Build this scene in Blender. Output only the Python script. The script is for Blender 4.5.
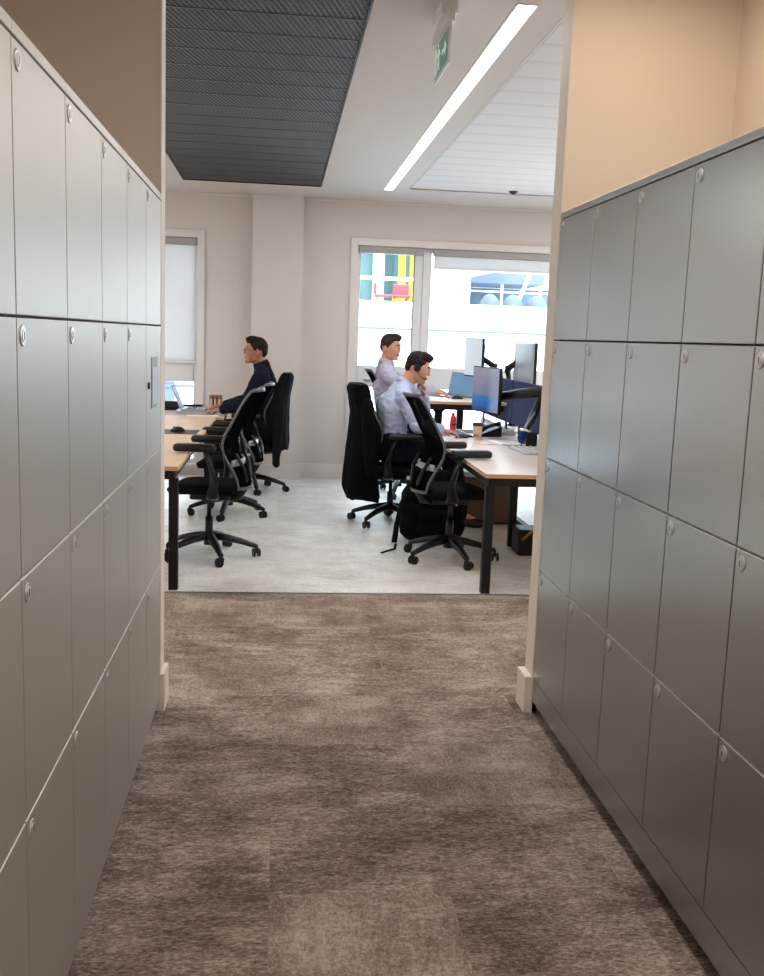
import bpy, bmesh, math, random
from mathutils import Vector, Matrix, noise
PI = math.pi
SC = bpy.context.scene
for o in list(bpy.data.objects): bpy.data.objects.remove(o)
COL = SC.collection
random.seed(7)

# ---------------------------------------------------------------- camera
cam_d = bpy.data.cameras.new('camera'); cam = bpy.data.objects.new('camera', cam_d); COL.objects.link(cam)
R_ = Vector((0.9941, -0.1019, 0.0362)); F_ = Vector((0.1063, 0.9827, -0.1518)).normalized()
R_ = (R_ - F_*R_.dot(F_)).normalized(); U_ = R_.cross(F_)
cam.matrix_world = Matrix(((R_.x, U_.x, -F_.x, 0), (R_.y, U_.y, -F_.y, 0), (R_.z, U_.z, -F_.z, 1.52), (0, 0, 0, 1)))
cam_d.sensor_fit = 'VERTICAL'; cam_d.sensor_height = 36; cam_d.lens = 980.8/976*36
cam_d.clip_start = 0.02; cam_d.clip_end = 300
SC.camera = cam
# ---------------------------------------------------------------- world, sun, area lights, exposure
SC.view_settings.view_transform = 'Standard'; SC.view_settings.look = 'None'
SC.view_settings.gamma = 1; SC.view_settings.use_curve_mapping = False
SC.view_settings.exposure = 0.0
W = bpy.data.worlds.new('sky'); SC.world = W; W.use_nodes = True
bg = W.node_tree.nodes['Background']; bg.inputs[0].default_value = (0.68, 0.85, 1.0, 1); bg.inputs[1].default_value = 11.0
sun_d = bpy.data.lights.new('sun', 'SUN'); sun_d.energy = 7; sun_d.angle = 0.05; sun_d.color = (1, .96, .9)
sun = bpy.data.objects.new('sun', sun_d); COL.objects.link(sun); sun.rotation_euler = (math.radians(42), 0, math.radians(-25)); sun.location = (0, -5, 20)
def area(name, loc, size, energy, color, rot=(0, 0, 0), spread=PI):
    d = bpy.data.lights.new(name, 'AREA'); d.shape = 'RECTANGLE'; d.size, d.size_y = size; d.energy = energy; d.color = color; d.spread = spread
    o = bpy.data.objects.new(name, d); COL.objects.link(o); o.location = loc; o.rotation_euler = rot
    return o
area('corridor_lamp_and_fill', (0.62, 1.0, 2.88), (0.30, 3.2), 36, (1, .965, .92))
area('corridor_lamp_and_fill', (1.2, 3.2, 2.88), (0.5, 0.5), 5, (1, .86, .72))  # added warm light, unseen, brightens the right partition
area('corridor_lamp_and_fill', (-0.1, -1.6, 2.88), (0.5, 1.5), 30, (1, .96, .92))  # added behind the camera to light the left partition face
area('office_lamp_and_fill', (0.99, 6.9, 2.895), (0.085, 5.2), 50, (1, .98, .95))
area('office_lamp_and_fill', (-3.2, 7.2, 2.89), (1.2, 5.0), 150, (1, .97, .94))  # added out of view: broad fill for the office's left half
area('office_lamp_and_fill', (4.3, 7.2, 2.89), (1.2, 5.0), 150, (1, .97, .94))  # unseen added fill for the office's right half
def portal(x0, x1, z0, z1):
    p = area('window_portal', ((x0+x1)/2, 10.85, (z0+z1)/2), (x1-x0, z1-z0), 1, (1, 1, 1), (-PI/2, 0, 0))
    p.data.cycles.is_portal = True
portal(-1.9, -0.86, 0.1, 2.45); portal(0.8, 4.3, 0.1, 2.45)

# ---------------------------------------------------------------- materials
def lin(c): return tuple(((v/255/12.92) if v/255 <= .04045 else ((v/255+.055)/1.055)**2.4) for v in c)+(1,)
class M:
    def __init__(s, name):
        s.m = bpy.data.materials.new(name); s.m.use_nodes = True; s.t = s.m.node_tree; s.n = s.t.nodes; s.b = s.n['Principled BSDF']; s.out = s.n['Material Output']
    def add(s, t, **k):
        n = s.n.new(t)
        for a, v in k.items(): setattr(n, a, v)
        return n
    def link(s, a, b): s.t.links.new(a, b)
def setin(n, **k):
    for a, v in k.items(): n.inputs[a.replace('_', ' ')].default_value = v
def pm(name, rgb, rough=.5, metal=0, var=.04, scale=30, bump=0, bscale=200, emit=None, es=1, stretch=(1, 1, 1), spec=.5, sheen=0):
    m = M(name); b = m.b; c = lin(rgb)
    b.inputs['Roughness'].default_value = rough; b.inputs['Metallic'].default_value = metal
    b.inputs['Specular IOR Level'].default_value = spec
    if sheen: b.inputs['Sheen Weight'].default_value = sheen
    tc = m.add('ShaderNodeTexCoord'); mp = m.add('ShaderNodeMapping'); mp.inputs['Scale'].default_value = stretch
    m.link(tc.outputs['Object'], mp.inputs[0])
    nz = m.add('ShaderNodeTexNoise'); nz.inputs['Scale'].default_value = scale; nz.inputs['Detail'].default_value = 3
    m.link(mp.outputs[0], nz.inputs['Vector'])
    mx = m.add('ShaderNodeMix', data_type='RGBA'); mx.inputs['A'].default_value = tuple(max(0, v*(1-var)) for v in c[:3])+(1,); mx.inputs['B'].default_value = tuple(v*(1+var) for v in c[:3])+(1,)
    m.link(nz.outputs[0], mx.inputs['Factor']); m.link(mx.outputs['Result'], b.inputs['Base Color'])
    if bump:
        n2 = m.add('ShaderNodeTexNoise'); n2.inputs['Scale'].default_value = bscale; m.link(mp.outputs[0], n2.inputs['Vector'])
        bp = m.add('ShaderNodeBump'); bp.inputs['Strength'].default_value = bump; bp.inputs['Distance'].default_value = .003
        m.link(n2.outputs[0], bp.inputs['Height']); m.link(bp.outputs[0], b.inputs['Normal'])
    if emit:
        b.inputs['Emission Color'].default_value = lin(emit); b.inputs['Emission Strength'].default_value = es
    return m.m
MT = {}
MT['locker'] = pm('locker_laminate', (168, 172, 172), .27, .86, var=.02, scale=3, bump=.008, bscale=900, spec=.8)
MT['locker_left'] = pm('locker_laminate_lit', (180, 174, 165), .42, .5, var=.02, scale=3, bump=.008, bscale=900, spec=.8)  # same laminate as the right bank, its warm reflected light tinted into the colour
MT['edge'] = pm('locker_edge_highlight', (238, 236, 230), .3, var=.02)  # near-white colour imitates light caught by the door edges
MT['gap'] = pm('locker_carcass', (70, 70, 68), .6)
MT['plinth'] = pm('plinth_black', (28, 27, 26), .6)
MT['lock'] = pm('lock_metal', (196, 196, 192), .3, .6)
MT['slot'] = pm('lock_slot', (40, 38, 36), .5)
MT['wall'] = pm('wall_paint', (208, 202, 198), .8, var=.015, scale=2, bump=.05, bscale=300)
MT['wallwarm'] = pm('wall_paint_warm', (234, 216, 196), .8, var=.015, scale=2, bump=.05, bscale=300)
MT['wallbrown'] = pm('wall_paint_taupe', (224, 210, 194), .8, var=.015, scale=2, bump=.05, bscale=300)
MT['ceil'] = pm('ceiling_paint', (200, 195, 190), .7, var=.01, scale=2)
MT['trim'] = pm('trim_paint', (216, 213, 211), .5, var=.01)
MT['nib'] = pm('nib_paint', (228, 216, 204), .7, var=.01)
MT['frame'] = pm('window_frame_paint', (214, 216, 219), .45, var=.01)
MT['black'] = pm('black_powder_coat', (10, 10, 11), .5, var=.05, spec=.3)
MT['plastic'] = pm('black_plastic', (9, 9, 10), .4, var=.05, spec=.35)
MT['fabric'] = pm('black_seat_fabric', (9, 9, 11), .95, var=.15, spec=.15, scale=300, bump=.3, bscale=700)
MT['greyframe'] = pm('grey_chair_rim', (88, 90, 95), .35, .1)
MT['alu'] = pm('aluminium', (176, 178, 182), .3, .9)
MT['silver'] = pm('silver_plastic', (165, 168, 172), .35, .4)
MT['coat'] = pm('black_coat_cloth', (7, 7, 9), .95, var=.2, scale=60, spec=.1)
MT['navyjacket'] = pm('navy_jacket_cloth', (12, 14, 22), .9, var=.2, scale=60, spec=.15)
MT['navysuit'] = pm('navy_suit_cloth', (11, 16, 32), .9, var=.15, scale=50, spec=.2)
MT['trousers'] = pm('dark_trouser_cloth', (13, 15, 26), .9, var=.15, scale=50, spec=.15)
MT['shoe'] = pm('black_leather', (18, 17, 17), .4)
MT['skin'] = pm('skin', (200, 146, 120), .55, var=.05, scale=20)
MT['skintan'] = pm('skin_tan', (166, 114, 88), .55, var=.05, scale=20)
MT['hair'] = pm('dark_hair', (30, 22, 19), .7, spec=.2, var=.5, scale=120, bump=.6, bscale=200)
MT['hairbrown'] = pm('brown_hair', (50, 38, 32), .7, spec=.2, var=.5, scale=120, bump=.6, bscale=200)
MT['eyewhite'] = pm('eye_white', (190, 182, 176), .3)
MT['eye'] = pm('eye_dark', (30, 22, 20), .2)
MT['lip'] = pm('lip', (165, 95, 85), .5)
MT['white'] = pm('white_plastic', (225, 225, 224), .45)
MT['paper'] = pm('paper', (236, 236, 234), .8, var=.02)
MT['blue'] = pm('blue_fabric', (24, 38, 84), .95, var=.12, scale=250, bump=.3, bscale=600)
MT['bluecloth'] = pm('blue_bag_cloth', (24, 44, 110), .8, var=.2, scale=60)
MT['kraft'] = pm('kraft_paper', (222, 192, 164), .8)
MT['cuplid'] = pm('cup_lid', (35, 30, 28), .4)
MT['red'] = pm('red_plastic', (190, 30, 38), .35)
MT['maroon'] = pm('maroon_cover', (150, 90, 92), .6)
MT['ochre'] = pm('ochre_cover', (150, 112, 66), .6)
MT['wood'] = pm('oak_wood', (190, 150, 104), .5, var=.12, scale=8, stretch=(1, 12, 12))
MT['darkbox'] = pm('brown_wood', (92, 68, 50), .6, var=.15, scale=8, stretch=(1, 12, 12))
MT['yellow'] = pm('yellow_paint', (170, 140, 20), .5)
MT['teal'] = pm('teal_glazing', (62, 92, 92), .25, var=.08, scale=1)
MT['exwhite'] = pm('white_render', (225, 225, 224), .8, var=.02, scale=1)
MT['exgrey'] = pm('outdoor_grey', (66, 76, 84), .7)
MT['exblue'] = pm('outdoor_blue', (58, 82, 98), .5)
MT['lavender'] = pm('outdoor_awning', (78, 86, 108), .7)
MT['redseat'] = pm('red_seat', (120, 44, 54), .5)
MT['desktop'] = pm('desk_laminate', (206, 176, 143), .38, var=.04, scale=6, stretch=(6, 1, 1))
MT['desktopw'] = pm('desk_laminate_pale', (232, 220, 214), .22, var=.03, scale=6, stretch=(6, 1, 1))
MT['plyedge'] = pm('desk_ply_edge', (196, 160, 118), .6, var=.1, scale=10, stretch=(1, 1, 20))
MT['pavement'] = pm('pavement', (200, 200, 198), .9)

def shirt_mat(name, rgb):
    m = M(name); m.b.inputs['Roughness'].default_value = .85
    tc = m.add('ShaderNodeTexCoord'); wv = m.add('ShaderNodeTexWave', wave_type='BANDS', bands_direction='Y'); wv.inputs['Scale'].default_value = 60; wv.inputs['Distortion'].default_value = .3
    m.link(tc.outputs['Object'], wv.inputs['Vector'])
    mx = m.add('ShaderNodeMix', data_type='RGBA'); c = lin(rgb); mx.inputs['A'].default_value = c; mx.inputs['B'].default_value = tuple(v*.84 for v in c[:3])+(1,)
    m.link(wv.outputs['Color'], mx.inputs['Factor']); m.link(mx.outputs['Result'], m.b.inputs['Base Color'])
    return m.m
MT['shirtblue'] = shirt_mat('blue_striped_shirt', (178, 190, 222))
MT['shirtgrey'] = shirt_mat('lilac_shirt', (172, 170, 192))

def carpet(name, lo, mid, hi, tile=.5, streak=1.0, sc=1.0, rough=.95, spec=.15):
    m = M(name); m.b.inputs['Roughness'].default_value = rough; m.b.inputs['Specular IOR Level'].default_value = spec
    N, L = m.add, m.link
    tc = N('ShaderNodeTexCoord')
    # tile id
    dv = N('ShaderNodeVectorMath', operation='DIVIDE'); dv.inputs[1].default_value = (tile, tile, 1)
    L(tc.outputs['Object'], dv.inputs[0])
    fl = N('ShaderNodeVectorMath', operation='FLOOR'); L(dv.outputs[0], fl.inputs[0])
    wn = N('ShaderNodeTexWhiteNoise', noise_dimensions='2D'); L(fl.outputs[0], wn.inputs['Vector'])
    off = N('ShaderNodeVectorMath', operation='SCALE'); off.inputs['Scale'].default_value = 7.0; L(wn.outputs['Color'], off.inputs[0])
    ps = N('ShaderNodeVectorMath', operation='ADD'); L(tc.outputs['Object'], ps.inputs[0]); L(off.outputs[0], ps.inputs[1])
    class gl_: outputs = [tc.outputs['Object']]
    off_ = ps
    def noise_(scale, stretch, det, rough=.6, src=ps):
        mp = N('ShaderNodeMapping'); mp.inputs['Scale'].default_value = stretch; L(src.outputs[0], mp.inputs[0])
        n = N('ShaderNodeTexNoise'); n.inputs['Scale'].default_value = scale; n.inputs['Detail'].default_value = det; n.inputs['Roughness'].default_value = rough
        L(mp.outputs[0], n.inputs['Vector']); return n
    big = noise_(2.4*sc, (1, 1, 1), 3, .55)
    patch = noise_(2.6*sc, (1, 1.3, 1), 4, .6, gl_)
    sx = noise_(7*sc, (1, 3.4*streak, 1), 5, .75)
    sy = noise_(9*sc, (3.5*streak, 1, 1), 5, .75)
    fx = noise_(55, (1, 2.2, 1), 3, .85); fy = noise_(55, (2.2, 1, 1), 3, .85)
    def mth(op, a, b, c=None):
        n = N('ShaderNodeMath', operation=op)
        for i, v in enumerate((a, b, c)):
            if v is None: continue
            if isinstance(v, (int, float)): n.inputs[i].default_value = v
            else: L(v, n.inputs[i])
        return n.outputs[0]
    sel = mth('MULTIPLY', mth('GREATER_THAN', wn.outputs['Value'], .55), .55)
    def pick(a, b):
        n = N('ShaderNodeMix'); L(sel, n.inputs['Factor']); L(a.outputs[0], n.inputs['A']); L(b.outputs[0], n.inputs['B']); return n.outputs['Result']
    st = pick(sx, sy); fi = pick(fx, fy)
    v = mth('MULTIPLY_ADD', patch.outputs[0], .30, 0.0)
    v = mth('MULTIPLY_ADD', big.outputs[0], .16, v)
    v = mth('MULTIPLY_ADD', st, .26, v)
    v = mth('MULTIPLY_ADD', fi, .52, v)
    v = mth('MULTIPLY_ADD', wn.outputs['Value'], .018, v)
    fine = fx
    rp = N('ShaderNodeValToRGB'); rp.color_ramp.elements[0].position = .525; rp.color_ramp.elements[0].color = lin(lo)
    rp.color_ramp.elements[1].position = .735; rp.color_ramp.elements[1].color = lin(hi)
    e = rp.color_ramp.elements.new(.62); e.color = lin(mid)
    L(v, rp.inputs[0]); L(rp.outputs[0], m.b.inputs['Base Color'])
    bp = N('ShaderNodeBump'); bp.inputs['Strength'].default_value = .5; bp.inputs['Distance'].default_value = .004
    L(fine.outputs[0], bp.inputs['Height']); L(bp.outputs[0], m.b.inputs['Normal'])
    return m.m
MT['carpet'] = carpet('brown_carpet_tiles', (82, 68, 61), (128, 112, 102), (182, 168, 157))
MT['carpetlight'] = carpet('pale_carpet_tiles', (182, 180, 177), (219, 216, 212), (244, 243, 241), streak=.8, rough=.42, spec=.9)

def mesh_ceiling():
    m = M('expanded_metal'); N, L = m.add, m.link
    m.b.inputs['Roughness'].default_value = .6; m.b.inputs['Specular IOR Level'].default_value = .3
    tc = N('ShaderNodeTexCoord')
    ws = []
    for nx, ny in ((.962, -.275), (.962, .275)):
        dp = N('ShaderNodeVectorMath', operation='DOT_PRODUCT'); dp.inputs[1].default_value = (nx, ny, 0); L(tc.outputs['Object'], dp.inputs[0])
        cb = N('ShaderNodeCombineXYZ'); L(dp.outputs['Value'], cb.inputs[0])
        w = N('ShaderNodeTexWave', wave_type='BANDS', bands_direction='X', wave_profile='SIN'); w.inputs['Scale'].default_value = 12.5; L(cb.outputs[0], w.inputs['Vector']); ws.append(w)
    w1, w2 = ws
    mx = N('ShaderNodeMath', operation='MAXIMUM'); L(w1.outputs['Color'], mx.inputs[0])
    sc = N('ShaderNodeMath', operation='MULTIPLY'); L(w2.outputs['Color'], sc.inputs[0]); sc.inputs[1].default_value = .35; L(sc.outputs[0], mx.inputs[1])
    rp = N('ShaderNodeValToRGB'); rp.color_ramp.elements[0].position = .55; rp.color_ramp.elements[0].color = lin((20, 20, 23))
    rp.color_ramp.elements[1].position = .95; rp.color_ramp.elements[1].color = lin((88, 88, 95))
    L(mx.outputs[0], rp.inputs[0]); L(rp.outputs[0], m.b.inputs['Base Color'])
    bp = N('ShaderNodeBump'); bp.inputs['Strength'].default_value = .6; bp.inputs['Distance'].default_value = .01; L(mx.outputs[0], bp.inputs['Height']); L(bp.outputs[0], m.b.inputs['Normal'])
    return m.m
MT['meshceil'] = mesh_ceiling()

def plank_ceiling():
    m = M('ribbed_metal_ceiling'); N, L = m.add, m.link
    m.b.inputs['Roughness'].default_value = .65; m.b.inputs['Specular IOR Level'].default_value = .3
    tc = N('ShaderNodeTexCoord'); w = N('ShaderNodeTexWave', wave_type='BANDS', bands_direction='Y', wave_profile='SAW'); w.inputs['Scale'].default_value = 1.05; w.inputs['Distortion'].default_value = .15
    L(tc.outputs['Object'], w.inputs['Vector'])
    rp = N('ShaderNodeValToRGB'); rp.color_ramp.elements[0].position = 0; rp.color_ramp.elements[0].color = lin((196, 196, 198)); rp.color_ramp.elements[1].position = .25; rp.color_ramp.elements[1].color = lin((212, 211, 211))
    L(w.outputs['Color'], rp.inputs[0]); L(rp.outputs[0], m.b.inputs['Base Color'])
    return m.m
MT['plankceil'] = plank_ceiling()

def glass(name='window_glass', tint=(.97, .99, 1)):
    m = M(name); N, L = m.add, m.link
    tr = N('ShaderNodeBsdfTransparent'); tr.inputs[0].default_value = tint+(1,); gl = N('ShaderNodeBsdfGlossy'); gl.inputs['Roughness'].default_value = .02
    fr = N('ShaderNodeFresnel'); fr.inputs[0].default_value = 1.45; ml = N('ShaderNodeMath', operation='MULTIPLY'); ml.inputs[1].default_value = .8
    L(fr.outputs[0], ml.inputs[0])
    mx = N('ShaderNodeMixShader'); L(ml.outputs[0], mx.inputs[0]); L(tr.outputs[0], mx.inputs[1]); L(gl.outputs[0], mx.inputs[2]); L(mx.outputs[0], m.out.inputs[0])
    return m.m
MT['glass'] = glass()
def translucent(name, rgb, alpha, trans=.6):
    m = M(name); N, L = m.add, m.link
    df = N('ShaderNodeBsdfDiffuse'); df.inputs[0].default_value = lin(rgb)
    tl = N('ShaderNodeBsdfTranslucent'); tl.inputs[0].default_value = lin(rgb)
    mx = N('ShaderNodeMixShader'); mx.inputs[0].default_value = trans; L(df.outputs[0], mx.inputs[1]); L(tl.outputs[0], mx.inputs[2])
    tr = N('ShaderNodeBsdfTransparent'); m2 = N('ShaderNodeMixShader'); m2.inputs[0].default_value = alpha
    L(tr.outputs[0], m2.inputs[1]); L(mx.outputs[0], m2.inputs[2]); L(m2.outputs[0], m.out.inputs[0])
    return m.m
MT['blind'] = translucent('roller_blind_cloth', (216, 214, 213), .92, .38)
MT['cassette'] = pm('blind_cassette', (158, 156, 156), .5)
MT['film'] = translucent('frosted_film', (250, 250, 252), .8, .8)
MT['backmesh'] = translucent('chair_mesh_weave', (14, 14, 16), .86, .1)
MT['lamp'] = pm('lamp_diffuser', (255, 255, 255), .5, emit=(255, 253, 248), es=3.0)
MT['exit_face'] = pm('exit_panel', (205, 225, 215), .4, emit=(205, 228, 220), es=.35)
MT['green'] = pm('exit_green', (84, 128, 112), .4, emit=(90, 130, 115), es=.35)

def screen_mat():
    m = M('monitor_screen'); N, L = m.add, m.link
    m.b.inputs['Base Color'].default_value = (.01, .01, .012, 1); m.b.inputs['Roughness'].default_value = .12
    tc = N('ShaderNodeTexCoord'); sp = N('ShaderNodeSeparateXYZ'); L(tc.outputs['Generated'], sp.inputs[0])
    r = N('ShaderNodeValToRGB'); cr = r.color_ramp; cr.interpolation = 'LINEAR'
    cr.elements[0].position = 0; cr.elements[0].color = lin((20, 70, 150)); cr.elements[1].position = 1; cr.elements[1].color = lin((150, 148, 172))
    for p, c in ((.07, (20, 70, 140)), (.09, (30, 95, 170)), (.22, (20, 110, 190)), (.34, (50, 120, 180)), (.37, (120, 125, 155)), (.65, (140, 138, 165))):
        e = cr.elements.new(p); e.color = lin(c)
    L(sp.outputs['Z'], r.inputs[0])
    mx = N('ShaderNodeMix', data_type='RGBA'); mr = N('ShaderNodeMapRange'); mr.interpolation_type = 'SMOOTHSTEP'
    mr.inputs[1].default_value = .45; mr.inputs[2].default_value = .15; mr.inputs[4].default_value = .55
    L(sp.outputs['Y'], mr.inputs[0]); L(mr.outputs[0], mx.inputs['Factor']); L(r.outputs[0], mx.inputs['A']); mx.inputs['B'].default_value = lin((175, 185, 205))
    L(mx.outputs['Result'], m.b.inputs['Emission Color']); m.b.inputs['Emission Strength'].default_value = .8
    return m.m
MT['screen'] = screen_mat()
MT['screenblue'] = pm('laptop_screen', (20, 30, 40), .2, emit=(120, 165, 200), es=.7, var=.1)
MT['screenpale'] = pm('monitor_screen_pale', (60, 60, 60), .15, emit=(205, 214, 224), es=.9, var=.1)

# ---------------------------------------------------------------- geometry helpers
def tag(o, label=None, cat=None, group=None, kind=None):
    if label: o['label'] = label
    if cat: o['category'] = cat
    if group: o['group'] = group
    if kind: o['kind'] = kind
    return o
def thing(name, label, cat, loc=(0, 0, 0), rz=0, group=None):
    o = bpy.data.objects.new(name, None); COL.objects.link(o); o.location = loc; o.rotation_euler = (0, 0, rz); o.empty_display_size = .1
    return tag(o, label, cat, group)
def obj(name, bm, m, parent=None, smooth=False, loc=None):
    me = bpy.data.meshes.new(name); bmesh.ops.recalc_face_normals(bm, faces=bm.faces); bm.to_mesh(me); bm.free()
    for x in (m if isinstance(m, (list, tuple)) else [m]): me.materials.append(MT[x])
    if smooth:
        for p in me.polygons: p.use_smooth = True
    o = bpy.data.objects.new(name, me); COL.objects.link(o)
    if parent: o.parent = parent
    if loc: o.location = loc
    return o
def struct(name, bm, m, parent=None):
    o = obj(name, bm, m, parent)
    if not parent: o['kind'] = 'structure'
    return o
def BM(): return bmesh.new()
def box(bm, x0, x1, y0, y1, z0, z1, bev=0, mat=None, mi=0):
    t = bmesh.new()
    bmesh.ops.create_cube(t, size=1)
    for v in t.verts: v.co = Vector(((x0+x1)/2+v.co.x*(x1-x0), (y0+y1)/2+v.co.y*(y1-y0), (z0+z1)/2+v.co.z*(z1-z0)))
    if bev: bmesh.ops.bevel(t, geom=list(t.edges), offset=bev, segments=2, affect='EDGES', profile=.5)
    return merge(bm, t, mat, mi)
def merge(bm, t, mat=None, mi=0):
    if mat is not None:
        for v in t.verts: v.co = mat @ v.co
    vm = {v: bm.verts.new(v.co) for v in t.verts}
    for f in t.faces:
        try:
            nf = bm.faces.new([vm[v] for v in f.verts]); nf.material_index = mi; nf.smooth = f.smooth
        except ValueError: pass
    t.free(); return bm
def frame_to(d, up=Vector((0, 0, 1))):
    d = Vector(d).normalized()
    s = d.cross(up)
    if s.length < 1e-4: s = d.cross(Vector((0, 1, 0)))
    s.normalize(); u = s.cross(d)
    return s, u, d
def cyl(bm, a, b, r, r2=None, n=16, mi=0, caps=True):
    a, b = Vector(a), Vector(b); r2 = r if r2 is None else r2
    s, u, d = frame_to(b-a)
    A = [bm.verts.new(a+(s*math.cos(t)+u*math.sin(t))*r) for t in [2*PI*i/n for i in range(n)]]
    B = [bm.verts.new(b+(s*math.cos(t)+u*math.sin(t))*r2) for t in [2*PI*i/n for i in range(n)]]
    for i in range(n):
        f = bm.faces.new((A[i], A[(i+1) % n], B[(i+1) % n], B[i])); f.smooth = True; f.material_index = mi
    if caps:
        f = bm.faces.new(A[::-1]); f.material_index = mi; f = bm.faces.new(B); f.material_index = mi
    return bm
def tube(bm, pts, rad, n=10, flat=None, upv=Vector((0, 0, 1))):
    pts = [Vector(p) for p in pts]; rings = []
    rs = rad if isinstance(rad, (list, tuple)) else [rad]*len(pts)
    for i, p in enumerate(pts):
        d = (pts[min(i+1, len(pts)-1)]-pts[max(i-1, 0)])
        s, u, d = frame_to(d, upv)
        fx, fy = (flat[i] if flat else (1, 1))
        rings.append([bm.verts.new(p+s*math.cos(t)*rs[i]*fx+u*math.sin(t)*rs[i]*fy) for t in [2*PI*k/n for k in range(n)]])
    for a, b in zip(rings, rings[1:]):
        for k in range(n):
            f = bm.faces.new((a[k], a[(k+1) % n], b[(k+1) % n], b[k])); f.smooth = True
    bm.faces.new(rings[0][::-1]); bm.faces.new(rings[-1]); return bm
def lathe(bm, prof, c=(0, 0, 0), n=24, mi=0):
    c = Vector(c); rings = []
    for r, z in prof:
        rings.append([bm.verts.new(c+Vector((max(r, 1e-4)*math.cos(2*PI*k/n), max(r, 1e-4)*math.sin(2*PI*k/n), z))) for k in range(n)])
    for a, b in zip(rings, rings[1:]):
        for k in range(n):
            f = bm.faces.new((a[k], a[(k+1) % n], b[(k+1) % n], b[k])); f.smooth = True; f.material_index = mi
    f = bm.faces.new(rings[0][::-1]); f.material_index = mi; f = bm.faces.new(rings[-1]); f.material_index = mi; return bm
def prism(bm, pts, axis, a, b, mi=0):
    """extrude a polygon given in the two other axes from a to b along axis"""
    def P(p, t):
        return Vector((t, p[0], p[1])) if axis == 'x' else Vector((p[0], t, p[1])) if axis == 'y' else Vector((p[0], p[1], t))
    A = [bm.verts.new(P(p, a)) for p in pts]; B = [bm.verts.new(P(p, b)) for p in pts]; n = len(pts)
    for i in range(n): bm.faces.new((A[i], A[(i+1) % n], B[(i+1) % n], B[i])).material_index = mi
    bm.faces.new(A[::-1]).material_index = mi; bm.faces.new(B).material_index = mi; return bm
def ball(bm, c, r, sub=2):
    t = bmesh.new(); bmesh.ops.create_icosphere(t, subdivisions=sub, radius=1)
    r = Vector(r) if not isinstance(r, (int, float)) else Vector((r, r, r))
    for v in t.verts: v.co = Vector((v.co.x*r.x, v.co.y*r.y, v.co.z*r.z))+Vector(c)
    return merge(bm, t)
def cone(bm, p, r, q, s):
    """tapered capsule: hull of two spheres"""
    t = bmesh.new()
    for c, rr in ((Vector(p), r), (Vector(q), s)):
        u = bmesh.new(); bmesh.ops.create_icosphere(u, subdivisions=2, radius=rr)
        for v in u.verts: t.verts.new(v.co+c)
        u.free()
    h = bmesh.ops.convex_hull(t, input=list(t.verts))
    dead = list({g for g in h['geom_interior'] if isinstance(g, bmesh.types.BMVert)})
    bmesh.ops.delete(t, geom=dead, context='VERTS')
    return merge(bm, t)
def chain(bm, pts, rs):
    for i in range(len(pts)-1): cone(bm, pts[i], rs[i], pts[i+1], rs[i+1])
    return bm
def fuse(name, bm, m, parent, voxel=.006, smooth=3, fold=0, fscale=9, loc=None, stretch=(1, 1, 1), cut=None):
    """weld all the overlapping volumes of bm into one continuous skin"""
    o = obj(name, bm, m, None, True)
    a = o.modifiers.new('r', 'REMESH'); a.mode = 'VOXEL'; a.voxel_size = voxel; a.use_smooth_shade = True
    b = o.modifiers.new('s', 'SMOOTH'); b.iterations = smooth; b.factor = .5
    dg = bpy.context.evaluated_depsgraph_get(); ev = o.evaluated_get(dg)
    me = bpy.data.meshes.new_from_object(ev); old = o.data; o.modifiers.clear(); o.data = me; bpy.data.meshes.remove(old)
    me.name = name
    if fold:
        ns = [v.normal.copy() for v in me.vertices]
        for v, n in zip(me.vertices, ns):
            p = Vector((v.co.x*stretch[0], v.co.y*stretch[1], v.co.z*stretch[2]))*fscale
            k = noise.noise(p)+.5*noise.noise(p*2.3)
            v.co += n*fold*(1-abs(k)*2.2)
    for p in me.polygons: p.use_smooth = True
    if cut:
        bm = bmesh.new(); bm.from_mesh(me); bmesh.ops.delete(bm, geom=[v for v in bm.verts if cut(v.co)], context='VERTS'); bm.to_mesh(me); bm.free()
    o.parent = parent
    return o

# ---------------------------------------------------------------- room shell
CZ = 2.906; YW = 10.47; XL = -.451; XR = 1.065
b = BM(); box(b, -1.6, 2.3, -3.1, 5.68, -.1, 0); struct('floor', b, 'carpet')
b = BM(); box(b, -5.2, 6.7, 5.68, 10.9, -.1, 0.001); box(b, -5.2, -1.6, 3.9, 5.68, -.1, 0); box(b, 2.3, 6.7, 3.9, 5.68, -.1, 0); struct('floor', b, 'carpetlight')
b = BM(); box(b, -1.6, 2.3, 5.672, 5.69, 0, .004); tag(struct('trim_1', b, 'alu'), kind='structure')
# ceiling: plasterboard with an opening for the black mesh panels and a lower plank field on the right
MX0, MX1, MY1 = -.93, .36, 9.62
b = BM()
box(b, -5.2, MX0, 3.9, 10.9, CZ, CZ+.1); box(b, MX1, 1.19, 3.9, 10.9, CZ, CZ+.1); box(b, MX0, MX1, MY1, 10.9, CZ, CZ+.1)
box(b, 1.19, 6.7, 9.5, 10.9, CZ, CZ+.1); box(b, MX0, MX1, 3.96, MY1, CZ+.09, CZ+.12)
box(b, -1.6, 2.3, -3.1, 3.9, CZ, CZ+.1)
struct('ceiling', b, 'ceil')
b = BM(); box(b, 1.205, 6.7, 3.9, 9.49, CZ+.012, CZ+.08); struct('ceiling', b, 'plankceil')
b = BM(); box(b, 1.187, 1.207, 3.96, 9.49, CZ+.03, CZ+.09); box(b, 1.187, 6.7, 9.485, 9.505, CZ+.03, CZ+.09); struct('trim_2', b, 'gap')
b = BM(); box(b, 1.180, 1.188, 3.96, 9.5, CZ-.004, CZ+.03); struct('trim_3', b, 'trim')
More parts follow.
